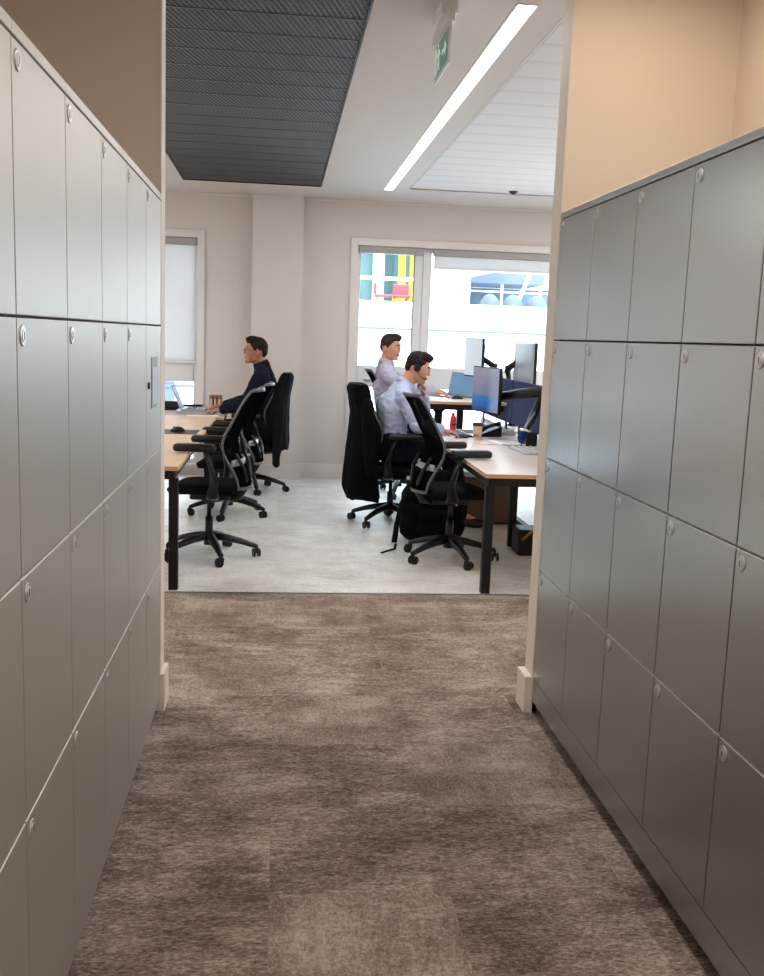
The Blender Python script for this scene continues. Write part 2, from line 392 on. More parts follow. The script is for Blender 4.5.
# far wall around two window openings
WL = (-1.95, -.86); WR = (.79, 4.3); WZ = (.12, 2.46); T = .34
b = BM()
for x0, x1 in ((-5.2, WL[0]), (WL[1], WR[0]), (WR[1], 6.7)): box(b, x0, x1, YW, YW+T, 0, CZ)
for x0, x1 in (WL, WR): box(b, x0, x1, YW, YW+T, WZ[1], CZ); box(b, x0, x1, YW, YW+T, 0, WZ[0])
struct('wall_back', b, 'wall')
b = BM(); box(b, -.30, .215, YW-.16, YW, 0, CZ); struct('wall_pier', b, 'wall')
b = BM(); box(b, -5.3, -5.2, 3.9, 10.9, 0, CZ); struct('wall_left', b, 'wall')
b = BM(); box(b, 6.7, 6.8, 3.9, 10.9, 0, CZ); struct('wall_right', b, 'wall')
b = BM(); box(b, -5.2, XL-.004, 3.842, 3.96, 0, CZ); struct('wall_front_left', b, ['wallbrown'])
b = BM(); box(b, XR+.002, 6.7, 3.80, 3.915, 0, CZ); struct('wall_front_right', b, ['wallwarm'])
# painted end caps of the two partitions
b = BM(); box(b, XL-.006, XL+.001, 3.839, 3.962, 0, CZ); struct('trim_4', b, 'nib')
b = BM(); box(b, XR-.002, XR+.004, 3.797, 3.918, 0, CZ); struct('trim_5', b, 'nib')
b = BM(); box(b, -1.3, -1.2, -3.0, 3.842, 0, CZ); struct('wall_corridor_left', b, 'wallbrown')
b = BM(); box(b, 1.72, 1.82, -3.0, 3.80, 0, CZ); struct('wall_corridor_right', b, 'wallwarm')
b = BM(); box(b, -1.3, 1.82, -3.1, -3.0, 0, CZ); struct('wall_corridor_back', b, 'wallbrown')
# skirting
b = BM(); box(b, XL-.03, XL+.018, 3.835, 3.977, 0, .155, .002); struct('baseboard_left', b, 'nib')
b = BM(); box(b, XR-.030, XR+.03, 3.80, 3.935, 0, .155, .002); struct('baseboard_right', b, 'nib')
b = BM()
for x0, x1 in ((-5.2, WL[0]-.1), (WL[1]+.1, -.302), (.217, WR[0]-.1)): box(b, x0, x1, YW-.018, YW, 0, .155, .002)
box(b, -.318, .233, YW-.178, YW-.16, 0, .155, .002); box(b, -.318, -.3, YW-.16, YW-.018, 0, .155); box(b, .215, .233, YW-.16, YW-.018, 0, .155)
struct('baseboard_back', b, 'trim')
# small shadow bead where wall meets ceiling
b = BM(); box(b, -5.2, 6.7, YW-.03, YW, CZ-.018, CZ); struct('trim_6', b, 'trim')

def casing(n, x0, x1):
    b = BM(); w = .075
    box(b, x0-w, x0, YW-.02, YW, 0.155, WZ[1]+w, .003); box(b, x1, x1+w, YW-.02, YW, .155, WZ[1]+w, .003); box(b, x0, x1, YW-.02, YW, WZ[1], WZ[1]+w, .003)
    struct('trim_%d' % n, b, 'trim')
casing(7, *WL); casing(8, *WR)
def window(n, x0, x1, mullions, label_film=False):
    """frame with transom; mullions: list of (x, halfwidth)"""
    b = BM(); y0, y1 = YW+.07, YW+.15; e = .04
    box(b, x0, x0+e, y0, y1, *WZ, .004); box(b, x1-e, x1, y0, y1, *WZ, .004)
    box(b, x0+e, x1-e, y0, y1, WZ[1]-e, WZ[1], .004); box(b, x0+e, x1-e, y0, y1, WZ[0], WZ[0]+.05, .004)
    box(b, x0+e, x1-e, y0-.012, y1, .985, 1.215, .006)
    for x, h in mullions: box(b, x-h, x+h, y0-.02, y1, WZ[0]+.05, WZ[1]-e, .004)
    w = struct('window_%d' % n, b, 'frame')
    xs = [x0+e]+[v for x, h in mullions for v in (x-h, x+h)]+[x1-e]
    for i in range(0, len(xs), 2):
        for z0, z1 in ((WZ[0]+.05, .985), (1.215, WZ[1]-e)):
            g = BM(); box(g, xs[i]+.001, xs[i+1]-.001, y0+.035, y0+.041, z0+.001, z1-.001); obj('window_pane', g, 'glass', w)
    s = BM(); box(s, x0, x1, YW-.03, y0-.002, WZ[0]-.03, WZ[0]+.002, .003); obj('window_sill', s, 'trim', w)
    return w
w1 = window(1, *WL, [])
w2 = window(2, *WR, [(1.535, .045), (3.0, .05)])
# opening sash of the left light of window 2 and a bluish gasket
b = BM(); y0 = YW+.058
box(b, 1.40, 1.488, y0, y0+.03, 1.24, 2.40, .004); obj('sash_stile', b, 'frame', w2)
b = BM(); box(b, 1.392, 1.40, y0+.002, y0+.028, 1.24, 2.40); obj('sash_gasket', b, 'exgrey', w2)
b = BM(); box(b, .90, .99, y0-.01, y0, 1.05, 1.075, .003); box(b, .925, .945, y0-.03, y0-.01, 1.055, 1.07, .002); obj('window_handle', b, 'alu', w2)
# blinds
def blind(label, x0, x1, drop):
    t = thing('roller_blind', label, 'blind', ((x0+x1)/2, YW+.035, WZ[1]))
    h = (x1-x0)/2
    b = BM(); box(b, -h, h, -.032, .028, -.075, -.002, .008); obj('cassette', b, 'cassette', t)
    z = drop-WZ[1]
    if z < -.08:
        b = BM(); box(b, -h+.012, h-.012, .0, .002, z, -.07); obj('cloth', b, 'blind', t)
        b = BM(); box(b, -h+.01, h-.01, -.008, .010, z-.022, z, .004); obj('bottom_bar', b, 'white', t)
blind('white roller blind pulled far down in the narrow window left of the pier', WL[0]+.01, WL[1]-.01, 1.20)
blind('rolled up grey blind cassette over the narrow light above the man by the window', WR[0]+.01, 1.49, 2.43)
blind('roller blind lowered a little over the wide window pane behind the monitors', 1.59, 2.94, 2.275)

# ---------------------------------------------------------------- lockers
RW = .4145; ZS = [.15, .607, 1.069, 1.533, 1.993]
left_words = ['nearest tower of the left bank, cut by the picture edge', 'second tower of the left bank counted from the camera', 'third tower of the left bank counted from the camera',
              'fourth tower of the left bank counted from the camera', 'fifth tower of the left bank counted from the camera', 'farthest tower of the left bank with a label plate']
right_words = ['farthest tower of the right bank, beside the doorway nib', 'second tower of the right bank counted from the doorway', 'third tower of the right bank counted from the doorway',
               'fourth tower of the right bank counted from the doorway', 'nearest tower of the right bank, cut by the picture edge']
def locker(side, y0, words, idx):
    s = 1 if side == 'L' else -1           # door normal direction in x
    x = XL if side == 'L' else XR
    m = 'locker_left' if side == 'L' else 'locker'
    t = thing('locker_tower', 'grey four-door locker tower, '+words, 'locker', (x, y0, 0), 0, 'lockers of the '+('left' if side == 'L' else 'right')+' bank')
    def bx(bm, d0, d1, ya, yb, za, zb, bev=0, mi=0): # d = depth behind the door face
        a, c = -s*d0, -s*d1
        return box(bm, min(a, c), max(a, c), ya, yb, za, zb, bev, mi=mi)
    b = BM(); bx(b, .024, .60, .001, RW-.001, .055, 1.9935); obj('carcass', b, 'gap', t)
    b = BM(); bx(b, .045, .58, 0, RW, 0, .055); obj('plinth', b, 'plinth', t)
    b = BM(); bx(b, .002, .02, .0005, RW-.0005, .055, .147, .001); obj('kick_panel', b, m, t)
    b = BM(); bx(b, -.002, .60, (0.0008), RW-.0008, 1.9945, 2.016, .0015); obj('top_rail', b, m, t)
    for r in range(4):
        b = BM(); g = .0027
        bx(b, 0, .018, g, RW-g, ZS[r]+g, ZS[r+1]-g, .0012)
        d = obj('door', b, [m, 'edge'], t)
        for p in d.data.polygons:
            if abs(p.normal.z) > .5: p.material_index = 1
        if side == 'L' and idx == 5 and r == 2:
            yk, zk = .055, 1.325
            b = BM(); cyl(b, (s*.0, yk, zk), (s*.006, yk, zk), .012, n=20); obj('keyhole', b, 'slot', d)
            b = BM(); bx(b, -.002, 0.0, .13, .30, 1.24, 1.42); f = obj('label_plate', b, 'greyframe', d); f['label'] = 'grey plate with a paler card on it'
            b = BM(); bx(b, -.003, -.002, .15, .285, 1.25, 1.385, 0); obj('card', b, 'silver', f)
            continue
        yk = .036 if side == 'L' else RW-.032
        zk = ZS[r+1]-.033
        b = BM(); cyl(b, (0, yk, zk), (s*.0028, yk, zk), .0190, .0172, n=28); cyl(b, (s*.0028, yk, zk), (s*.0042, yk, zk), .0115, .0105, n=24)
        k = obj('lock', b, 'lock', d)
        b = BM(); box(b, min(s*.0042, s*.0047), max(s*.0042, s*.0047), yk-.0015, yk+.0015, zk-.007, zk+.007); obj('key_slot', b, 'slot', k)
for k in range(-1, 5): locker('L', 1.764+k*RW, left_words[k+1], k+1)
for k in range(5): locker('R', 3.7957-(k+1)*RW, right_words[k], k)

# ---------------------------------------------------------------- ceiling things
t0 = 0
ys = []
y = 3.98
k = 0
while y < MY1-.02:
    y1 = min(y+.313, MY1-.012)
    b = BM(); box(b, MX0+.012, MX1-.012, y+.003, y1-.003, CZ+.004, CZ+.02, .002)
    # turned-down edges of each tray
    p = obj('ceiling_tray', b, 'meshceil')
    b = BM(); box(b, MX0+.012, MX1-.012, y+.004, y+.011, CZ+.001, CZ+.0045); obj('tray_lip', b, 'greyframe', p)
    ys.append((p, y)); y = y1
nums = ['nearest and cut by the top of the photo', 'second from the top', 'third from the top', 'fourth from the top', 'fifth from the top', 'sixth from the top', 'seventh from the top', 'eighth from the top', 'ninth from the top', 'eighth from the far end',
        'seventh from the far end', 'sixth from the far end', 'fifth from the far end', 'fourth from the far end', 'third from the far end', 'second from the far end', 'last one at the far end', 'edge strip']
n = len(ys)
ks = ['far end', 'second from the far end', 'third from the far end', 'fourth from the far end', 'fifth from the far end', 'sixth from the far end', 'seventh from the far end', 'eighth from the far end', 'ninth from the far end']
order = nums[:n-9]+ks[::-1]
for (p, yy), w in zip(ys, order): tag(p, 'black expanded metal ceiling tray, '+w, 'ceiling panel', 'black mesh ceiling trays')
b = BM()
for a in ((MX0, MX0+.012, 3.98, MY1), (MX1-.012, MX1, 3.98, MY1), (MX0, MX1, MY1-.012, MY1)): box(b, a[0], a[1], a[2], a[3], CZ-.003, CZ+.085)
struct('trim_9', b, 'black')
t = thing('linear_light', 'long white recessed linear ceiling light running towards the windows', 'ceiling light', (.993, 6.9, CZ))
b = BM(); box(b, -.046, .046, -2.66, 2.66, -.004, .001, .001); obj('light_housing', b, 'trim', t)
b = BM(); box(b, -.038, .038, -2.65, 2.65, -.007, -.004); obj('diffuser', b, 'lamp', t)
t = thing('smoke_detector', 'tiny dark sensor in the pale ribbed ceiling near the window wall', 'sensor', (2.15, 9.36, CZ+.012))
b = BM(); lathe(b, [(.0, -.028), (.022, -.026), (.03, -.012), (.04, -.010), (.045, 0)], n=20); obj('sensor_head', b, 'slot', t)
# exit sign
t = thing('exit_sign', 'green and white hanging emergency exit sign with running figure', 'exit sign', (.665, 4.37, CZ))
b = BM(); box(b, -.035, .035, -.14, .10, -.06, -.0005, .006); obj('mounting_box', b, 'white', t)
b = BM(); box(b, -.018, .018, -.19, .20, -.105, -.06, .005); obj('lamp_bar', b, 'white', t)
b = BM(); box(b, -.005, .005, -.185, .195, -.265, -.105, .002); pl = obj('sign_plate', b, 'white', t)
b = BM(); box(b, -.0065, -.005, -.165, .175, -.25, -.118); gp = obj('sign_face', b, 'green', pl)
def sg(name, polys, m='exit_face'):
    b = BM()
    for q in polys: prism(b, q, 'x', -.0078, -.0065)
    obj(name, b, m, gp)
Z0 = -.185
sg('running_figure', [[(.075, Z0+.045), (.095, Z0+.045), (.095, Z0+.062), (.075, Z0+.062)], [(.05, Z0+.035), (.09, Z0+.04), (.085, Z0-.01), (.06, Z0-.01)],
    [(.06, Z0-.01), (.085, Z0-.01), (.12, Z0-.05), (.105, Z0-.055)], [(.06, Z0-.005), (.078, Z0-.01), (.05, Z0-.055), (.035, Z0-.05)], [(.09, Z0+.035), (.12, Z0+.02), (.12, Z0+.008), (.088, Z0+.02)], [(.05, Z0+.035), (.025, Z0+.01), (.033, Z0+.003), (.06, Z0+.022)]])
sg('arrow', [[(-.02, Z0+.008), (-.09, Z0+.008), (-.09, Z0-.008), (-.02, Z0-.008)], [(-.085, Z0+.032), (-.085, Z0-.032), (-.135, Z0)]])
sg('door_symbol', [[(.13, Z0+.058), (.165, Z0+.058), (.165, Z0-.058), (.13, Z0-.058)]])

# ---------------------------------------------------------------- desks
def desk(label, x0, x1, y0, y1, z, m, legs, rail=True, group='bench desks'):
    t = thing('desk', label, 'desk', ((x0+x1)/2, (y0+y1)/2, 0), 0, group)
    cx, cy = (x0+x1)/2, (y0+y1)/2; hx, hy = (x1-x0)/2, (y1-y0)/2
    b = BM(); box(b, -hx, hx, -hy, hy, z-.004, z, .0015); obj('desktop', b, m, t)
    b = BM(); box(b, -hx+.001, hx-.001, -hy+.001, hy-.001, z-.026, z-.004); obj('desktop_core', b, 'plyedge', t)
    for (lx, ly) in legs:
        b = BM(); box(b, lx-cx-.027, lx-cx+.027, ly-cy-.027, ly-cy+.027, 0, z-.075, .003); obj('leg', b, 'black', t)
    if rail:
        b = BM(); box(b, -hx+.02, hx-.02, -hy+.02, -hy+.07, z-.078, z-.028, .002); box(b, -hx+.02, hx-.02, hy-.07, hy-.02, z-.078, z-.028, .002)
        box(b, -hx+.02, -hx+.07, -hy+.07, hy-.07, z-.078, z-.028, .002); box(b, hx-.07, hx-.02, -hy+.07, hy-.07, z-.078, z-.028, .002)
        obj('under_frame', b, 'black', t)
    return t
desk('oak topped bench desk at the left with black legs, in front of the empty chairs', -1.40, -.57, 5.70, 7.28, .74, 'desktop', [(-.60, 5.75), (-1.35, 5.75), (-1.35, 7.2)])
desk('oak topped bench desk at the left between the empty chairs and the navy suited man', -1.40, -.57, 7.29, 9.13, .74, 'desktop', [(-1.35, 9.05)])
desk('pale desk in front of the man with glasses, by the left window', -1.90, -.50, 9.14, 10.05, .74, 'desktopw', [(-.56, 9.98), (-1.85, 9.98)])
desk('pale oak bench desk at the right, nearest the doorway, with black legs', 1.235, 2.04, 5.68, 7.16, .74, 'desktopw', [(1.272, 5.73), (1.99, 5.73), (1.76, 7.10)])
desk('pale bench desk of the man with the headset, under the curved monitor', 1.26, 2.04, 7.17, 8.58, .74, 'desktopw', [(1.99, 8.5)])
t = desk('raised sit-stand desk of the man by the window', 1.26, 2.04, 8.68, 10.2, .975, 'desktopw', [], group='sit-stand desks')
for xx, yy in ((-.19, -.52), (.20, .50)):
    b = BM(); box(b, xx-.035, xx+.035, yy-.03, yy+.03, .03, .90, .004); box(b, xx-.30, xx+.30, yy-.035, yy+.035, 0, .035, .004)
    prism(b, [(xx-.12, .945), (xx+.12, .945), (xx+.035, .86), (xx-.035, .86)], 'y', yy-.03, yy+.03); obj('lifting_column', b, 'black', t)
# floor rail and cable things under the right desk
b = BM(); box(b, 1.79, 2.05, 7.08, 7.13, .002, .05, .003); box(b, 2.0, 2.05, 7.13, 8.4, .002, .05, .003)
tag(obj('floor_rail', b, 'black'), 'black steel floor rail joining the inner desk leg under the right desk', 'rail')
t = thing('cable_spine', 'black segmented cable spine hanging from the right desk to the floor', 'cable', (1.80, 6.55, 0))
b = BM(); pts = [(.02, 0, .70), (.035, 0, .6), (.07, 0, .5), (.10, 0, .4), (.11, 0, .3), (.10, 0, .2), (.10, 0, .12)]
tube(b, pts, .018); obj('spine', b, 'plastic', t)
b = BM()
for i in range(12):
    u = i/11*5.99; j = int(u); f = u-j; p = Vector(pts[j])*(1-f)+Vector(pts[min(j+1, 6)])*f; cyl(b, p-Vector((0, 0, .012)), p+Vector((0, 0, .012)), .026, n=12)
obj('spine_links', b, 'plastic', t)
b = BM(); lathe(b, [(.0, .0), (.08, 0), (.085, .015), (.04, .03), (.03, .12)], (.10, 0, 0)); obj('spine_foot', b, 'plastic', t)
t = thing('power_box', 'black power box with yellow tie and grey knob on the floor under the right desk', 'power box', (1.86, 6.86, 0))
b = BM(); box(b, -.13, .16, -.10, .12, 0, .19, .015); obj('casing', b, 'plastic', t)
b = BM(); tube(b, [(-.10, -.10, .12), (-.04, -.12, .19), (.03, -.11, .205), (.10, -.10, .17)], .010, 8); obj('cable_tie', b, 'yellow', t)
b = BM(); cyl(b, (0.02, -.10, .11), (0.02, -.118, .11), .022); obj('knob', b, 'silver', t)
b = BM(); tube(b, [(1.98, 6.3, .71), (1.99, 6.28, .55), (1.93, 6.3, .40), (1.90, 6.35, .36), (1.93, 6.4, .52), (1.95, 6.45, .71)], .006, 8); tag(obj('power_cable', b, 'plastic', None, True), 'thin black cable looping below the right desk top', 'cable')
t = thing('pedestal', 'low brown wooden box standing on the floor under the right desk', 'box', (1.72, 8.1, 0))
b = BM(); box(b, -.24, .24, -.15, .15, .02, .40, .004); obj('box_body', b, 'darkbox', t)
b = BM(); box(b, -.22, .22, -.154, -.15, .04, .19, .002); obj('drawer_front', b, 'darkbox', t)
b = BM(); box(b, -.22, .22, -.154, -.15, .20, .385, .002); obj('drawer_front', b, 'darkbox', t)
b = BM(); box(b, -.23, .23, -.14, .14, 0, .02); obj('plinth', b, 'plinth', t)

# ---------------------------------------------------------------- office chairs
PROF = [(1.150, -.305), (1.10, -.270), (1.05, -.240), (.98, -.205), (.92, -.175), (.86, -.142), (.80, -.122), (.74, -.128), (.68, -.155), (.62, -.190), (.56, -.215), (.49, -.225)]
def prof(z):
    for (za, xa), (zb, xb) in zip(PROF, PROF[1:]):
        if zb <= z <= za: f = (za-z)/(za-zb); return xa+(xb-xa)*f
    return PROF[0][1] if z > 1 else PROF[-1][1]
def hw(z): 
    t = (z-.49)/.66
    return .145+.075*math.sin(min(1, max(0, t))*PI*.86+.1)
def office_chair(label, loc, rz, phase, dz=0, group='black mesh office chairs'):
    t = thing('office_chair', label, 'office chair', (loc[0], loc[1], 0), rz, group)
    L_ = 5
    b = BM(); cyl(b, (0, 0, .085), (0, 0, .17), .036, .03); hub = obj('base_hub', b, 'plastic', t)
    for k in range(5):
        a = phase-rz+2*PI*k/5; c, s = math.cos(a), math.sin(a)
        b = BM(); tube(b, [(c*.02, s*.02, .145), (c*.12, s*.12, .132), (c*.22, s*.22, .108), (c*.30, s*.30, .082), (c*.325, s*.325, .074)], [.036, .031, .026, .021, .018], 10, [(1, .8)]*5)
        obj('base_arm', b, 'plastic', t)
        ct = random.uniform(0, 2*PI); q = Matrix.Translation((c*.325, s*.325, 0)) @ Matrix.Rotation(ct, 4, 'Z')
        b = BM(); tb = BM()
        cyl(tb, (0, 0, .05), (0, 0, .08), .010); box(tb, -.018, .02, -.009, .009, .03, .062, .004)
        for yy in (-.024, .011): cyl(tb, (-.012, yy, .029), (-.012, yy+.013, .029), .029, n=24)
        merge(b, tb, q); obj('caster', b, 'plastic', t)
    b = BM(); cyl(b, (0, 0, .10), (0, 0, .28+dz*.5), .026); cyl(b, (0, 0, .28+dz*.5), (0, 0, .43+dz), .015); obj('gas_lift', b, 'plastic', t)
    b = BM(); box(b, -.15, .12, -.08, .08, .40+dz, .445+dz, .012); tube(b, [(-.12, 0, .42+dz), (-.20, 0, .43+dz), (-.245, 0, .50+dz), (-.225, 0, .60+dz)], [.035, .035, .03, .02], 10); obj('tilt_mechanism', b, 'plastic', t)
    b = BM(); cyl(b, (-.02, -.08, .425+dz), (-.02, -.2, .42+dz), .007); obj('lever', b, 'alu', t)
    # seat cushion with waterfall edge
    b = BM(); nx, ny = 14, 12; top = {}; bot = {}
    for i in range(nx+1):
        for j in range(ny+1):
            u, v = -1+2*i/nx, -1+2*j/ny
            uu, vv = u*math.sqrt(1-.42*v*v*.5), v*math.sqrt(1-.42*u*u*.5)
            x, y = .02+uu*.245, vv*.245
            edge = max(abs(u), abs(v))**5
            zt = .525+dz-.028*edge-.02*max(0, u)**3+.008*abs(v)**2
            top[i, j] = b.verts.new((x, y, zt)); bot[i, j] = b.verts.new((x*.94, y*.94, .45+dz+.012*edge-.01*max(0, u)**2))
    for i in range(nx):
        for j in range(ny):
            b.faces.new((top[i, j], top[i+1, j], top[i+1, j+1], top[i, j+1])); b.faces.new((bot[i, j], bot[i, j+1], bot[i+1, j+1], bot[i+1, j]))
    for i in range(nx):
        b.faces.new((top[i, 0], bot[i, 0], bot[i+1, 0], top[i+1, 0])); b.faces.new((top[i, ny], top[i+1, ny], bot[i+1, ny], bot[i, ny]))
    for j in range(ny):
        b.faces.new((top[0, j], top[0, j+1], bot[0, j+1], bot[0, j])); b.faces.new((top[nx, j], bot[nx, j], bot[nx, j+1], top[nx, j+1]))
    obj('seat', b, 'fabric', t, True)
    # curved mesh back
    b = BM(); nv, nu = 22, 12; g = {}
    zz = [1.14-(1.14-.50)*i/nv for i in range(nv+1)]
    def BP(z, u, off=0): return Vector((prof(z)-.055*(1-u*u)-.0*off-off, u*hw(z), z+dz))
    for i, z in enumerate(zz):
        for j in range(nu+1):
            u = -.94+1.88*j/nu
            g[i, j, 0] = b.verts.new(BP(z, u)); g[i, j, 1] = b.verts.new(BP(z, u, .006))
    for i in range(nv):
        for j in range(nu):
            b.faces.new((g[i, j, 0], g[i, j+1, 0], g[i+1, j+1, 0], g[i+1, j, 0])); b.faces.new((g[i, j, 1], g[i+1, j, 1], g[i+1, j+1, 1], g[i, j+1, 1]))
    for i in range(nv):
        b.faces.new((g[i, 0, 0], g[i+1, 0, 0], g[i+1, 0, 1], g[i, 0, 1])); b.faces.new((g[i, nu, 0], g[i, nu, 1], g[i+1, nu, 1], g[i+1, nu, 0]))
    for j in range(nu):
        b.faces.new((g[0, j, 0], g[0, j, 1], g[0, j+1, 1], g[0, j+1, 0])); b.faces.new((g[nv, j, 0], g[nv, j+1, 0], g[nv, j+1, 1], g[nv, j, 1]))
    obj('backrest', b, 'backmesh', t, True)
    rim = [BP(z, -1) for z in zz]+[BP(.495, u*.8) for u in (-.9, -.45, 0, .45, .9)]+[BP(z, 1) for z in reversed(zz)]
    rim += [BP(1.148, u) for u in (.9, .5, 0, -.5, -.9)]; rim.append(rim[0])
    b = BM(); tube(b, rim, .0105, 8, [(1.25, .8)]*len(rim), Vector((1, 0, .1))); obj('back_frame', b, 'greyframe', t)
    b = BM()
    for u0 in (-.95, ):
        P = []
        for k in range(11):
            u = -.95+1.9*k/10; P.append(BP(.665, u, .012))
        tube(b, P, .02, 8, [(.3, 1.2)]*11, Vector((0, 0, 1)))
    lm = obj('lumbar_support', b, 'silver', t)
    b = BM()
    for s in (-1, 1): tube(b, [(-.235, s*.02, .50+dz), (-.26, s*.09, .56+dz), (-.245, s*.13, .64+dz), (-.20, s*.15, .73+dz)], [.022, .018, .015, .01], 8)
    obj('back_yoke', b, 'plastic', t)
    for s in (-1, 1):
        b = BM(); tube(b, [(-.06, s*.20, .435+dz), (-.07, s*.265, .46+dz), (-.085, s*.28, .56+dz), (-.055, s*.28, .68+dz), (-.02, s*.28, .765+dz)], [.026, .028, .026, .022, .02], 10, [(1.5, .75)]*5); ar = obj('armrest', b, 'plastic', t)
        b = BM(); box(b, -.09, .18, s*.275-.047, s*.275+.047, .750+dz, .800+dz, .02)
        obj('arm_pad', b, 'plastic', ar, True)
    return t
office_chair('empty black mesh office chair nearest at the left, tucked to the oak desk', (-.455, 6.63), PI-math.radians(7), 0)
office_chair('empty black mesh office chair at the left, second from the doorway', (-.40, 8.2), PI-math.radians(5), math.radians(-25), -.04)
office_chair('black mesh office chair under the navy suited man with glasses', (-.25, 9.52), PI-math.radians(2), math.radians(-8), -.03)
office_chair('empty black mesh office chair nearest at the right, by the backpack', (1.20, 6.63), math.radians(7), math.radians(-5))
office_chair('black mesh office chair under the man with the headset', (.93, 7.95), math.radians(4), math.radians(12), -.03)
office_chair('black mesh office chair under the man by the window', (1.18, 9.45), math.radians(-4), math.radians(40), .06)

# ---------------------------------------------------------------- coats on chair backs
def coat(name, label, m, loc, rz, levels, sleeves, fold=.012, mir=1):
    """levels: (z, front x, rear x, half width) in the chair's own frame"""
    t = thing(name, label, 'jacket', (loc[0], loc[1], 0), rz)
    b = BM(); n = 28; rings = []
    for i, (z, xf, xr, w) in enumerate(levels):
        ring = []
        if z > .5: xf = max(xf, prof(z+.03)+.022); w = max(w, hw(z)+.03)
        for k in range(n):
            a = 2*PI*k/n; c, s = math.cos(a), math.sin(a)
            e = .55
            x = (xf+xr)/2+abs(c)**e*(1 if c > 0 else -1)*(xf-xr)/2; y = abs(s)**.7*(1 if s > 0 else -1)*w
            f = fold*math.sin(a*7+i*.35)*min(1, i*.22)
            ring.append(b.verts.new((x+f*.8, y+f*.6*(1 if s > 0 else -1), z+(fold*1.6*math.sin(a*3+1) if i == len(levels)-1 else 0))))
        rings.append(ring)
    for A, B in zip(rings, rings[1:]):
        for k in range(n): b.faces.new((A[k], A[(k+1) % n], B[(k+1) % n], B[k]))
    b.faces.new(rings[0]); b.faces.new(rings[-1][::-1])
    fuse('coat_body', b, m, t, .011, 3, .005, 7, stretch=(1, 1, .35))
    for sl in sleeves:
        b = BM(); chain(b, sl[0], sl[1]); fuse('sleeve', b, m, t, .009, 3, .006, 12, stretch=(1, 1, .6))
    return t
coat('coat', 'long black coat hung over the back of the headset man\'s chair', 'coat', (.945, 7.95), math.radians(4),
     [(1.145, -.255, -.375, .19), (1.11, -.235, -.39, .21), (1.02, -.22, -.375, .225), (.92, -.205, -.355, .24), (.78, -.185, -.37, .25), (.62, -.18, -.385, .26), (.45, -.15, -.40, .27), (.30, -.13, -.41, .28), (.22, -.12, -.37, .28)],
     [([(-.27, -.20, 1.0), (-.26, -.25, .85), (-.25, -.28, .60), (-.235, -.285, .46)], [.05, .052, .048, .045]), ([(-.30, .22, 1.06), (-.28, .26, .85), (-.25, .28, .60)], [.05, .05, .045])])
coat('jacket', 'dark navy jacket hung over the back of the suited man\'s chair', 'navyjacket', (-.25, 9.52), PI-math.radians(2),
     [(1.145, -.28, -.375, .19), (1.11, -.26, -.39, .20), (1.04, -.25, -.375, .23), (.95, -.22, -.355, .24), (.80, -.19, -.345, .25), (.65, -.19, -.345, .25), (.50, -.20, -.35, .24), (.42, -.22, -.34, .22)],
     [([(-.28, .19, 1.0), (-.27, .245, .8), (-.25, .25, .50), (-.245, .25, .30)], [.045, .048, .045, .035]), ([(-.28, -.19, 1.0), (-.28, -.25, .85), (-.26, -.26, .62)], [.045, .045, .04])])
# ---------------------------------------------------------------- people
def basis(fwd, up=(0, 0, 1)):
    f = Vector(fwd).normalized(); u = Vector(up); l = u.cross(f).normalized(); u = f.cross(l)
    return Matrix(((f.x, l.x, u.x), (f.y, l.y, u.y), (f.z, l.z, u.z)))   # columns: forward, left, up
def add_head(bm, c, B, k=1.0):
    """head facing local +x: skull, face, nose, brow, chin, ears"""
    def P(x, y, z): return Vector(c)+B @ Vector((x*k, y*k, z*k))
    t = bmesh.new(); bmesh.ops.create_uvsphere(t, u_segments=40, v_segments=28, radius=1)
    for v in t.verts:
        x, y, z = v.co
        X, Y, Z = x*.098, y*.077, z*.120
        if z < 0:
            nar = 1-.34*(-z)**1.3; Y *= nar
            if x < 0: X *= 1-.42*(-z)**1.1
            else: X *= 1-.10*(-z)
        if x > 0: X = min(X, .086-.012*abs(z)*(1 if z > 0 else .2))+(X-min(X, .086))*.15
        if z > .55: X *= .99
        v.co = Vector(c)+B @ (Vector((X, Y, Z))*k)
    merge(bm, t)
    cone(bm, P(.088, 0, .018), .009*k, P(.101, 0, -.020), .0115*k)             # nose
    for s in (-1, 1):
        cone(bm, P(.084, s*.012, .030), .009*k, P(.076, s*.045, .030), .008*k)     # brow
        ball(bm, P(.094, s*.011, -.024), .0085*k, 1)                              # nostril
        cone(bm, P(.060, s*.034, -.010), .030*k, P(.050, s*.030, -.062), .028*k)     # cheek
        t = bmesh.new(); ball(t, (0, 0, 0), (.021, .008, .032)); t2 = Matrix.Translation(P(-.008, s*.081, -.008)) @ (B.to_4x4()) @ Matrix.Rotation(.25, 4, 'Y'); 
        merge(bm, t, t2 @ Matrix.Scale(k, 4))
    t = bmesh.new()                                                         # jaw: one hull from the ear corners to the chin
    for q, rr in (((.0, .050, -.045), .022), ((.0, -.050, -.045), .022), ((.006, .046, -.070), .018), ((.006, -.046, -.070), .018), ((.062, .020, -.092), .017), ((.062, -.020, -.092), .017), ((.070, 0, -.060), .022), ((-.01, 0, -.03), .05)):
        u = bmesh.new(); bmesh.ops.create_icosphere(u, subdivisions=2, radius=rr*k)
        for v in u.verts: t.verts.new(v.co+P(*q))
        u.free()
    h = bmesh.ops.convex_hull(t, input=list(t.verts)); bmesh.ops.delete(t, geom=list({g for g in h['geom_interior'] if isinstance(g, bmesh.types.BMVert)}), context='VERTS'); merge(bm, t)
    cone(bm, P(.084, -.016, -.050), .0075*k, P(.084, .016, -.050), .0075*k)     # lips
    cone(bm, P(.082, -.012, -.062), .008*k, P(.082, .012, -.062), .008*k)
    ball(bm, P(.076, 0, -.092), (.020*k, .020*k, .018*k))                      # chin
    return P
